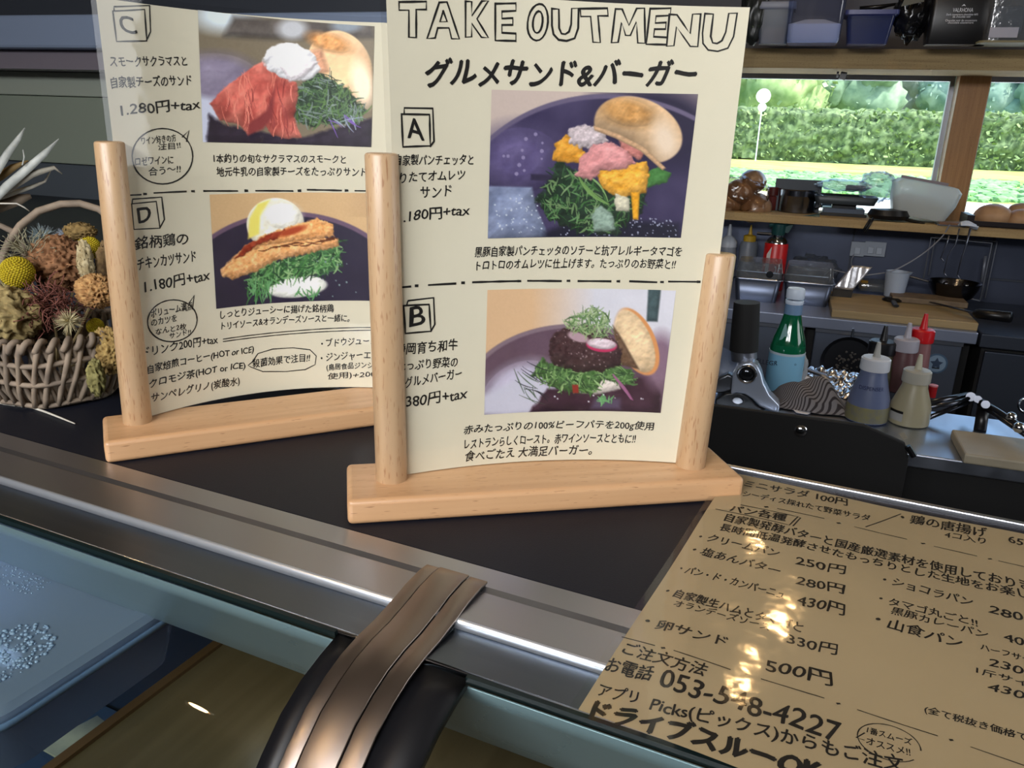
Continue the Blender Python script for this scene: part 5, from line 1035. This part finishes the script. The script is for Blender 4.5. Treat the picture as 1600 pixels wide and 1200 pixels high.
for (x0, x1, z0, z1, y0, y1) in ((-52, 60, 0, 3, -26, 26), (-60, -50, 2, 17, -28, 28), (58, 66, 2, 14, -28, 28), (-54, 62, 2, 9, -30, -27), (-54, 62, 2, 14, 27, 30)): mb.box(((x0 + x1) / 2 * k, (y0 + y1) / 2 * k, (z0 + z1) / 2 * k), ((x1 - x0) * k, (y1 - y0) * k, (z1 - z0) * k))
mb.build('tray_body', mat('oven_tray', (40, 36, 38), .4, .6), t, bevel=.001)
CR = mat('crust_brown', (128, 92, 62), .55, col2=(176, 140, 104), nscale=7)
for px, py, r, lb in ((1551, 338, 26, 'large round loaf at the left of the oven tray'), (1532, 341, 13, 'small roll at the left edge of the oven tray'), (1594, 330, 17, 'dark loaf at the back right of the oven tray'), (1597, 343, 22, 'pale round loaf at the right front of the oven tray')):
    q, k = kth('round_loaf', lb, 'bread', px, py, 3.56 + (.05 if py == 330 else -.01 if r == 22 else 0)); MB().ico((0, 0, 0), k, 4, fn=lambda p: 1 + .05 * noise.noise(p * 2 + Vector((px, 0, 0))), sc=(r, r * .8, r * .72)).build('crust', CR, q, smooth='all')

# --- on the upper shelf
t, k = kt('lidded_tub', 'translucent square tub with grey lid at the left of the upper shelf', 'tub', 1207, 70, UZ)
MILK = thin_film('milky_tub', (190, 200, 215), .05, .2, white=.45, wcol=(130, 142, 165))
loft([(rr(20 * k, 16 * k, 4 * k), 0), (rr(25 * k, 20 * k, 5 * k), 48 * k)], True, False).build('tub_body', MILK, t, smooth=True); loft([(rr(27 * k, 22 * k, 5 * k), 47 * k), (rr(28 * k, 23 * k, 5 * k), 50 * k), (rr(27 * k, 22 * k, 5 * k), 57 * k)], False, True).build('tub_lid', mat('lid_grey', (96, 104, 124), .4), t, smooth=True)
MB().box((0, 0, 12 * k), (34 * k, 26 * k, 20 * k)).build('tub_content', mat('content_pink', (150, 130, 130), .8), t, bevel=.004)
t, k = kt('flour_jar', 'tall clear storage jar with white flour in its bottom on the upper shelf', 'storage jar', 1268, 70, UZ)
loft([(rr(36 * k, 30 * k, 9 * k), 0), (rr(38 * k, 32 * k, 10 * k), 5 * k), (rr(42 * k, 35 * k, 10 * k), 125 * k)], True, False).build('jar_body', thin_film('jar_clear', (196, 206, 232), .06, .1, white=.10, wcol=(170, 178, 205)), t, smooth=True)
mb = loft([(rr(34.5 * k, 28.5 * k, 9 * k), 1 * k), (rr(36.5 * k, 30.5 * k, 9 * k), 6 * k), (rr(37 * k, 31 * k, 9 * k), 26 * k), (rr(16 * k, 12 * k, 9 * k), 34 * k)]); mb.build('flour', mat('flour_white', (232, 234, 240), .9), t, smooth=True)
loft([(rr(44 * k, 37 * k, 10 * k), 125 * k), (rr(44 * k, 37 * k, 10 * k), 134 * k)]).build('jar_lid', mat('lid_grey', (96, 104, 124), .4), t)
t, k = kt('blue_tub', 'blue translucent tub with wide rim on the upper shelf', 'tub', 1353, 71, UZ)
loft([(rr(27 * k, 22 * k, 5 * k), 0), (rr(33 * k, 27 * k, 6 * k), 40 * k)], True, False).build('tub_body', thin_film('blue_tubm', (140, 155, 210), .06, .2, white=.5, wcol=(70, 84, 140)), t, smooth=True); loft([(rr(33 * k, 27 * k, 6 * k), 38 * k), (rr(37 * k, 30 * k, 6 * k), 40 * k), (rr(37 * k, 30 * k, 6 * k), 46 * k)], False, True).build('tub_lid', mat('lid_blue', (52, 60, 110), .4), t, smooth=True)
t, k = kth('ladle_handle', 'black flat-handled utensil lying on the blue tub', 'utensil', 1372, 14, 3.45); MB().tube([(-26 * k, 0, 0), (0, 0, 3 * k), (36 * k, 0, 8 * k)], 3 * k, 8, rs=[4 * k, 3 * k, 1.5 * k]).build('handle', BLACKP, t, smooth='all'); MB().tube([(-30 * k, 0, -12 * k), (-10 * k, 0, -4 * k), (20 * k, 0, 6 * k)], 1.5 * k, 6).build('side_wire', BLACKP, t, smooth='all')
crumple(1418, 72, 0, 27, 20, 44, 'black shiny plastic wrapped packet on the upper shelf', mat('black_wrap', (16, 17, 20), .16, bump=1, nscale=30, coat=.6), 'wrapped_packet', 'packet', z=UZ)
t = COL.objects['wrapped_packet']; MB().prism([(-22 * k, -.12, 46 * k), (6 * k, -.12, 52 * k), (4 * k, -.12, 84 * k), (-12 * k, -.12, 78 * k)], (0, .004, 0)).build('olive_label', mat('olive_label', (62, 62, 50), .5), t, label='olive label')
t, k = kt('chocolate_bag', 'large black bag with small white lettering on the upper shelf', 'bag', 1490, 71, UZ)
mb = loft([(rr(41 * k, 16 * k, 5 * k), 0), (rr(43 * k, 22 * k, 8 * k), 20 * k), (rr(43 * k, 20 * k, 8 * k), 70 * k), (rr(42 * k, 5 * k, 4 * k), 110 * k)]); mb.build('bag_body', mat('choc_bag', (15, 15, 18), .35, bump=.3, nscale=8), t, smooth=True)
GW = mat('bag_print', (200, 204, 214), .6)
MB().add([(-3 * k, -24.5 * k, 51 * k), (0, -24.5 * k, 54 * k), (3 * k, -24.5 * k, 51 * k), (0, -24.5 * k, 52 * k)], [(0, 1, 2, 3)]).build('emblem', GW, t)
flat_text(t, 'VALRHONA', (0, -24.5 * k, 46 * k), 27 * k, 5.5 * k, GW)
for z_, w_, tx in ((40, 42, 'Dark couverture chocolate 66%'), (37, 24, 'de chocolat noir'), (32, 42, 'Chocolat noir de couverture'), (29, 34, 'chocolate couverture')): flat_text(t, tx, (0, -24.5 * k, z_ * k), w_ * k, 2.8 * k, GW)
t, k = kt('clear_storage_box', 'clear storage box with a white label at the right end of the upper shelf', 'storage box', 1585, 70, UZ)
loft([(rr(46 * k, 30 * k, 6 * k), 1.5 * k), (rr(50 * k, 32 * k, 8 * k), 90 * k)], True, False).build('box_body', CLEARP, t, smooth=True); loft([(rr(54 * k, 34 * k, 8 * k), 0), (rr(54 * k, 34 * k, 8 * k), 3 * k)]).build('wooden_base', mat('base_olive', (110, 104, 76), .6), t); MB().box((-24 * k, -31.5 * k, 14 * k), (38 * k, .001, 14 * k)).build('white_label', mat('label_white', (150, 152, 166), .6), t, label='white label'); MB().box((-20 * k, 0, 32 * k), (44 * k, 40 * k, 40 * k)).build('box_content', mat('box_content', (84, 92, 104), .7), t, bevel=.01)
t, k = kt('black_bag', 'dark glittering bag at the left end of the upper shelf beside the menu', 'bag', 1174, 69, UZ); MB().ico((0, 0, 46 * k), k, 4, fn=lambda p: 1 + .2 * noise.noise(p * 3), sc=(20, 14, 46)).build('bag_body', mat('glitter', (26, 30, 30), .3, col2=(120, 150, 110), nscale=150, ramp=(.68, .72)), t, smooth='all')
t, k = kth('hanging_clip', 'small black clip hanging under the upper shelf before the window', 'clip', 1318, 113, 3.5); MB().box((0, 0, -5 * k), (9 * k, .01, 11 * k), M=Matrix.Rotation(.2, 3, 'Y')).build('clip_body', BLACKP, t); MB().box((-8 * k, 0, -3 * k), (3 * k, .008, 8 * k)).build('clip_tongue', BLACKP, t)

# ------------------------------------------------------------------ front kitchen worktop
fw = unit('front_worktop', 'stainless front worktop of the kitchen beyond the counter', 'worktop', -1, 2, 1.7, 2.06, FLOOR, WZ)
lbox(fw, -.9, 2.4, 1.73, 2.05, WZ - .03, WZ, 'worktop_slab', mat('worktop_bright', (176, 184, 200), .33, 1, nscale=18, stretch=(1, .3, 1), rvar=.14, bump=.1), .003)
lbox(fw, -.9, 2.4, 1.75, 2.04, FLOOR + .02, WZ - .031, 'worktop_body', BLACKM)
# black appliance with a bolt
bx = unit('black_appliance', 'black boxy appliance with a round steel bolt before the front worktop', 'appliance', -.3, .28, 1.50, 1.68, -.8, -.31)
mb = MB(); RI = Matrix.Rotation(-KA, 3, 'Z'); base = Vector(bx.location)
pl = [K(-.50, 1.6, -1.0), K(.295, 1.6, -1.0), K(.295, 1.6, -.345), K(.283, 1.6, -.313), K(.205, 1.6, -.287), K(-.50, 1.6, -.287)]
MB().prism([RI @ (p - base) for p in pl], (0, .012, 0)).build('appliance_body', mat('appliance_black', (9, 9, 10), .7), bx, bevel=.003)
MB().lathe([(0, 0), (.0125, 0), (.0125, .002), (.010, .005), (.004, .007), (0, .007)], RI @ (V(1251, 673, 1.598) - base), 24, axis=(0, -1, 0)).build('round_bolt', CHROME, bx, smooth=True, label='round steel bolt')
MB().prism([RI @ (V(x, y, 1.597) - base) for x, y in ((1404, 677), (1413, 676), (1419, 684), (1411, 687))], (0, -.001, 0)).build('paper_sticker', mat('sticker', (130, 124, 110), .7), bx, label='torn paper sticker')
MB().tube([RI @ (V(1418, 697, 1.60) - base), RI @ (V(1428, 713, 1.60) - base)], .006, 8).build('corner_foot', BLACKP, bx)
# squeeze bottles
def bottle(px, py, h, rt, rb, capc, bodyc, label, ncol=None, translucent=True, lab=None):
    t, k = kt('squeeze_bottle', label, 'bottle', px, py, WZ, group=None)
    # h = cap bottom height px
    bm_ = mat('bottle_%d_%d_%d' % bodyc, bodyc, .35, sss=.15)
    lat(t, k, [(rb - 3, 0), (rb, 2), (rb, 8), (rb - 1, h * .45), (rt + 1, h - 8), (rt, h)], 'bottle_body', bm_, n=32)
    cm_ = mat('cap_%d_%d_%d' % capc, capc, .35); lat(t, k, [(rt + 2.5, h - 1), (rt + 3, h + 1), (rt + 2.5, h + 16), (rt + .5, h + 18), (5, h + 19)], 'screw_cap', cm_, n=32); lat(t, k, [(6, h + 18), (5, h + 22), (3.4, h + 36), (2.6, h + 41), (0, h + 41)], 'nozzle', mat('noz_%d_%d_%d' % (ncol or capc), ncol or capc, .4)); return t, k
t, k = bottle(1367, 606, 56, 17, 23, (20, 20, 24), (74, 72, 52), 'squeeze bottle with a black cap behind the front row')
t, k = bottle(1402, 610, 64, 15, 21, (150, 148, 158), (84, 56, 58), 'squeeze bottle with white cap and dark sauce behind the cream bottle')
t, k = bottle(1425, 604, 72, 14, 18, (176, 18, 26), (120, 82, 84), 'squeeze bottle with a bright red cap, furthest back')
t, k = bottle(1352, 655, 80, 18, 30, (184, 188, 196), (88, 98, 128), 'bluish squeeze bottle with DISPENSER lettering, nearest at left', (150, 150, 146))
flat_text(t, 'DISPENSER', (-2 * k, 0, 56 * k), 36 * k, 6 * k, mat('bottle_ink', (34, 44, 84), .6), curve=26.5 * k)
lat(t, k, [(30.4, 3), (30.6, 8), (30.0, 24), (29.6, 26)], 'sauce_band', mat('sauce_olive', (112, 108, 70), .5, col2=(100, 100, 90), nscale=60))
t, k = bottle(1418, 660, 66, 17, 29, (150, 148, 138), (142, 136, 112), 'cream coloured squeeze bottle, nearest at right', (160, 158, 140))
MB().grid(lambda a, b: Vector((29.6 * k * math.sin(-1.25 + .8 * a), -29.6 * k * math.cos(-1.25 + .8 * a), (8 + 15 * b) * k)), 8, 2).build('paper_label', mat('label_cream', (140, 140, 138), .6), t, fix=False, label='small printed paper label')
MB().grid(lambda a, b: Vector((29.7 * k * math.sin(-1.25 + .8 * a), -29.7 * k * math.cos(-1.25 + .8 * a), (20 + 4 * b) * k)), 8, 1).build('label_band', BLACKP, t, fix=False)
# green bottle
t, k = kt('green_glass_bottle', 'green mineral water bottle with white cap and blue label', 'bottle', 1221, 612, WZ)
GG = mat('green_glass', (20, 120, 80), .08, trans=.55, coat=.5)
lat(t, k, [(22, 0), (25, 2), (25.5, 8), (25.5, 66), (25, 74), (22, 86), (16, 104), (12.5, 120), (12, 134)], 'bottle_glass', GG, n=36)
lat(t, k, [(25.8, 6), (25.9, 6), (25.9, 65), (25.6, 65)], 'blue_label', mat('label_blue', (120, 174, 205), .5), n=36); lat(t, k, [(26.1, 62), (26.1, 65), (26, 65.5)], 'label_edge', mat('label_edge', (170, 184, 196), .5), n=36)
flat_text(t, 'S.PELLEGRINO', (-24 * k, 0, 50 * k), 60 * k, 7 * k, mat('label_ink', (20, 30, 50), .5), curve=26.2 * k)
flat_text(t, '☆', (13 * k, 0, 52 * k), 4 * k, 4 * k, MATS['label_ink'], curve=26.2 * k); flat_text(t, '☆', (14 * k, 0, 12 * k), 4 * k, 4 * k, mat('label_red', (120, 50, 60), .5), curve=26.2 * k)
lat(t, k, [(12.6, 121), (12.4, 134), (12.2, 136)], 'neck_label', mat('neck_label', (96, 124, 156), .5)); lat(t, k, [(12.5, 136), (13, 138), (13, 141), (12.5, 142)], 'cap_ring', mat('cap_white', (184, 196, 212), .4)); lat(t, k, [(12.6, 144), (13, 145), (13, 156), (11.5, 159), (0, 160)], 'screw_cap', MATS['cap_white'])
MB().prism([(-14 * k, -18.5 * k, 84 * k), (-2 * k, -20.6 * k, 88 * k), (-7 * k, -15.2 * k, 108 * k), (-9 * k, -15 * k, 108 * k)], (0, -.0008, 0)).build('neck_emblem', mat('emblem_foil', (96, 140, 140), .4), t)
# lever press
t, k = kth('lever_press', 'chrome and black lever press beside the stand post', 'press', 1160, 640, 1.9)
def L3(px, py, d=0): q = Matrix.Rotation(-KA, 3, 'Z') @ (V(px, py, 1.9) - Vector(t.location)); return q + Vector((0, d, 0))
PC = mat('press_chrome', (176, 188, 208), .24, .55)
def blobpoly(pts, d0, dd, name, m, bev=.004): return MB().prism([L3(x, y, d0) for x, y in pts], (0, dd, 0)).build(name, m, t, smooth=True, bevel=bev, seg=3)
out = [(1144, 600), (1146, 582), (1152, 569), (1162, 562), (1174, 560), (1184, 566), (1190, 578), (1194, 594), (1203, 612), (1219, 628), (1217, 640), (1205, 637), (1188, 630), (1176, 618), (1165, 611), (1152, 609), (1143, 612)]
blobpoly(out[::-1], -.03, .05, 'press_arm', PC, .006)
MB().lathe([(.021, -.004), (.0235, 0), (.021, .004), (.018, .002), (.018, -.002), (.021, -.004)][:5], L3(1168, 579, -.034), 32, axis=(0, -1, 0)).build('pivot_ring', CHROME, t, smooth=True)
MB().ico(L3(1168, 579, -.028), .0185, 3, sc=(1, .6, 1)).build('pivot_knob', mat('knob_smoke', (70, 74, 80), .1, .9), t, smooth='all')
blobpoly([(1118, 640), (1118, 622), (1135, 613), (1155, 611), (1170, 617), (1182, 630), (1200, 641), (1180, 643)][::-1], -.01, .06, 'press_base', mat('press_dark', (52, 54, 56), .3, .7))
MB().lathe([(0, 0), (.013, 0), (.013, .002), (.011, .004), (0, .004)], L3(1153, 623, -.012), 28, axis=(0, -1, 0), sy=.7).build('oval_badge', CHROME, t, smooth=True, label='oval chrome badge')
MB().tube([L3(1162, 566, .03), L3(1160, 548, .03)], .030, 28).build('steel_collar', STEEL_SAT, t, smooth=True)
MB().tube([L3(1161, 552, .03), L3(1163, 520, .03), L3(1166, 476, .03)], .03, 28, rs=[.0335, .0325, .0300]).build('black_grip', BLACKM, t, smooth=True, label='thick black grip')
blobpoly([(1112, 615), (1122, 592), (1138, 585), (1146, 590), (1143, 612), (1128, 616)][::-1], .005, .03, 'press_body', mat('press_grey', (96, 100, 106), .3, .8), .005)
t2, k2 = kth('plastic_disc', 'bluish clear plastic disc leaning behind the lever press', 'disc', 1118, 575, 2.0); MB().lathe([(0, 0), (.05, 0), (.056, .004), (.054, .006), (0, .003)], (0, 0, 0), 32, axis=(.2, -1, .3)).build('lid_disc', MILK, t2, smooth=True)
# towel
t, k = kt('striped_towel', 'grey towel with dark stripes heaped on the front worktop', 'towel', 1264, 632, WZ)
def towel(a, b):
    x = (a - .5) * 112; y = (b - .5) * 90; h = 32 * math.exp(-((x + 12) / 34) ** 2 - (y / 34) ** 2) + 24 * math.exp(-((x - 22) / 22) ** 2 - ((y + 6) / 30) ** 2) + 5 * math.sin(x * .13 + y * .09) * math.exp(-(x / 45) ** 2) + 3
    e = max(abs(a - .5), abs(b - .5)) * 2; h *= max(0, 1 - max(0, e - .75) * 3.2)
    return Vector(((x + 4 * math.sin(b * 7)) * k, (y + 3 * math.sin(a * 9)) * k, (h + 1.2) * k))
tm = bpy.data.materials.new('towel_stripes'); tm.use_nodes = True; N = tm.node_tree.nodes; L = tm.node_tree.links; bs = N['Principled BSDF']; bs.inputs['Roughness'].default_value = .95
tcn = N.new('ShaderNodeTexCoord'); wv = N.new('ShaderNodeTexWave'); wv.inputs['Scale'].default_value = 55; wv.inputs['Distortion'].default_value = 2.; wv.inputs['Detail'].default_value = 1; wv.inputs['Detail Scale'].default_value = .4; wv.bands_direction = 'Y'
mpn = N.new('ShaderNodeMapping'); mpn.inputs['Rotation'].default_value = (0.5, 0, -.5); L.new(tcn.outputs['Object'], mpn.inputs[0]); L.new(mpn.outputs[0], wv.inputs[0]); rp = N.new('ShaderNodeValToRGB'); rp.color_ramp.elements[0].color = (*lin((52, 48, 52)), 1); rp.color_ramp.elements[1].color = (*lin((122, 120, 124)), 1); rp.color_ramp.elements[0].position = .25; rp.color_ramp.elements[1].position = .45; L.new(wv.outputs[0], rp.inputs[0]); L.new(rp.outputs[0], bs.inputs[0])
MB().grid(towel, 50, 40).build('towel_cloth', tm, t, smooth='all')
t, k = kt('foil_sheet', 'crumpled bright foil behind the striped towel', 'foil', 1303, 603, WZ)
MB().grid(lambda a, b: Vector(((a - .5) * 84 * k, (b - .5) * 150 * k, (3 + 9 * abs(noise.noise(Vector((a * 5, b * 7, 2)))) + 6 * noise.noise(Vector((a * 11, b * 13, 5)))) * k)), 36, 40).build('foil', mat('foil_bright', (220, 222, 230), .22, 1), t, smooth=False)
t, k = kt('paper_scrap', 'small white paper scrap at the front of the worktop under the towel', 'paper', 1250, 638, WZ); MB().prism([RI @ (G(x, y, WZ + .003) - Vector(t.location)) for x, y in ((1236, 637), (1246, 635), (1255, 637), (1268, 644), (1262, 648), (1244, 645))], (0, 0, .0015)).build('paper', mat('scrap_white', (214, 216, 226), .7), t)
t, k = kt('folded_napkin', 'white folded napkin right of the green bottle', 'napkin', 1262, 598, WZ); MB().prism([RI @ (G(x, y, WZ + .012) - Vector(t.location)) for x, y in ((1250, 588), (1258, 588), (1276, 596), (1268, 600), (1252, 600))], (0, 0, .003)).build('napkin_cloth', mat('scrap_white', (214, 216, 226), .7), t)
t, k = kt('metal_tongs', 'grey metal tongs lying behind the striped towel', 'tongs', 1272, 588, WZ, rz=0); MB().tube([G(x, y, WZ + .02) - Vector(t.location) for x, y in ((1238, 574), (1262, 578), (1285, 586), (1299, 595))], .012, 8, rs=[.008, .013, .013, .006], flat=.35).build('tong_arm', STEEL_SAT, t, smooth='all'); MB().tube([G(x, y, WZ + .01) - Vector(t.location) for x, y in ((1240, 584), (1262, 588), (1282, 596))], .008, 8, flat=.35).build('tong_arm', STEEL_SAT, t, smooth='all')
t, k = kt('crumpled_film', 'milky crumpled wrap standing behind the green bottle', 'plastic wrap', 1248, 600, WZ); MB().ico((0, 0, 22 * k), k, 4, fn=lambda p: 1 + .3 * noise.noise(p * 4), sc=(9, 9, 24)).build('film', mat('wrap_milky', (140, 146, 152), .5), t, smooth='all')
t, k = kt('red_cap_tube', 'small red capped tube behind the cream bottle', 'tube', 1455, 620, WZ); lat(t, k, [(6, 0), (6, 2), (6, 18), (5, 19), (0, 19)], 'tube_body', mat('tube_red', (150, 22, 26), .35)); lat(t, k, [(6.4, 17), (6.4, 19), (0, 19.4)], 'tube_rim', mat('tube_rim', (196, 120, 124), .4))
# folding metal stand
t, k = kt('folding_stand', 'black and chrome folding metal arm stand on the front worktop', 'stand', 1530, 672, WZ, rz=0)
def T3(px, py, z): return G(px, py, z) - Vector(t.location)
DC = mat('dark_chrome', (70, 72, 78), .2, .9)
for pts, r in (([(1447, 632, -.33), (1480, 624, -.325), (1512, 618, -.32)], .008), ([(1447, 637, -.335), (1490, 630, -.325), (1515, 622, -.32)], .005), ([(1520, 620, -.32), (1560, 645, -.325), (1600, 672, -.33), (1640, 700, -.335)], .009), ([(1530, 632, -.325), (1565, 655, -.33), (1605, 682, -.335)], .005), ([(1520, 625, -.33), (1490, 637, -.345), (1445, 655, -.37)], .006)):
    MB().tube([T3(*p) for p in pts], r, 10).build('metal_arm', DC, t, smooth='all')
MB().tube([T3(1537, 634, -.33), T3(1531, 673, -.379)], .013, 14).build('upright', BLACKP, t, smooth='all')
for x, y, r in ((1517, 620, .015), (1528, 624, .012), (1540, 632, .013)): MB().tube([T3(x, y, -.315), T3(x, y, -.335)], r * .7, 14).build('hinge_joint', DC, t, smooth=True)
for x, y in ((1580, 652), (1592, 668)): MB().ico(T3(x, y, -.32), .012, 2).build('clamp_knob', CHROME, t, smooth='all')
t, k = kt('steel_ring', 'bright steel ring standing at the right edge of the worktop', 'ring', 1603, 645, WZ); MB().tube([(12 * k * math.cos(a), 0, (12 + 12 * math.sin(a)) * k) for a in [2 * PI * i / 30 for i in range(31)]], 2 * k, 8).build('ring_band', CHROME, t, smooth='all')
# plastic board
t = unit('plastic_cutting_board', 'beige plastic cutting board at the front edge of the worktop', 'cutting board', .42, .9, 1.7, 1.85, WZ, WZ + .03)
zb = WZ + .022; A_ = kuv(G(1503, 679, zb)); B_ = kuv(G(1494, 731, zb))
lbox(t, .415, 1.0, 1.715, 1.865, WZ + .0005, zb, 'board', mat('beige_plastic', (150, 142, 124), .5, col2=(140, 132, 114), nscale=12), .004)
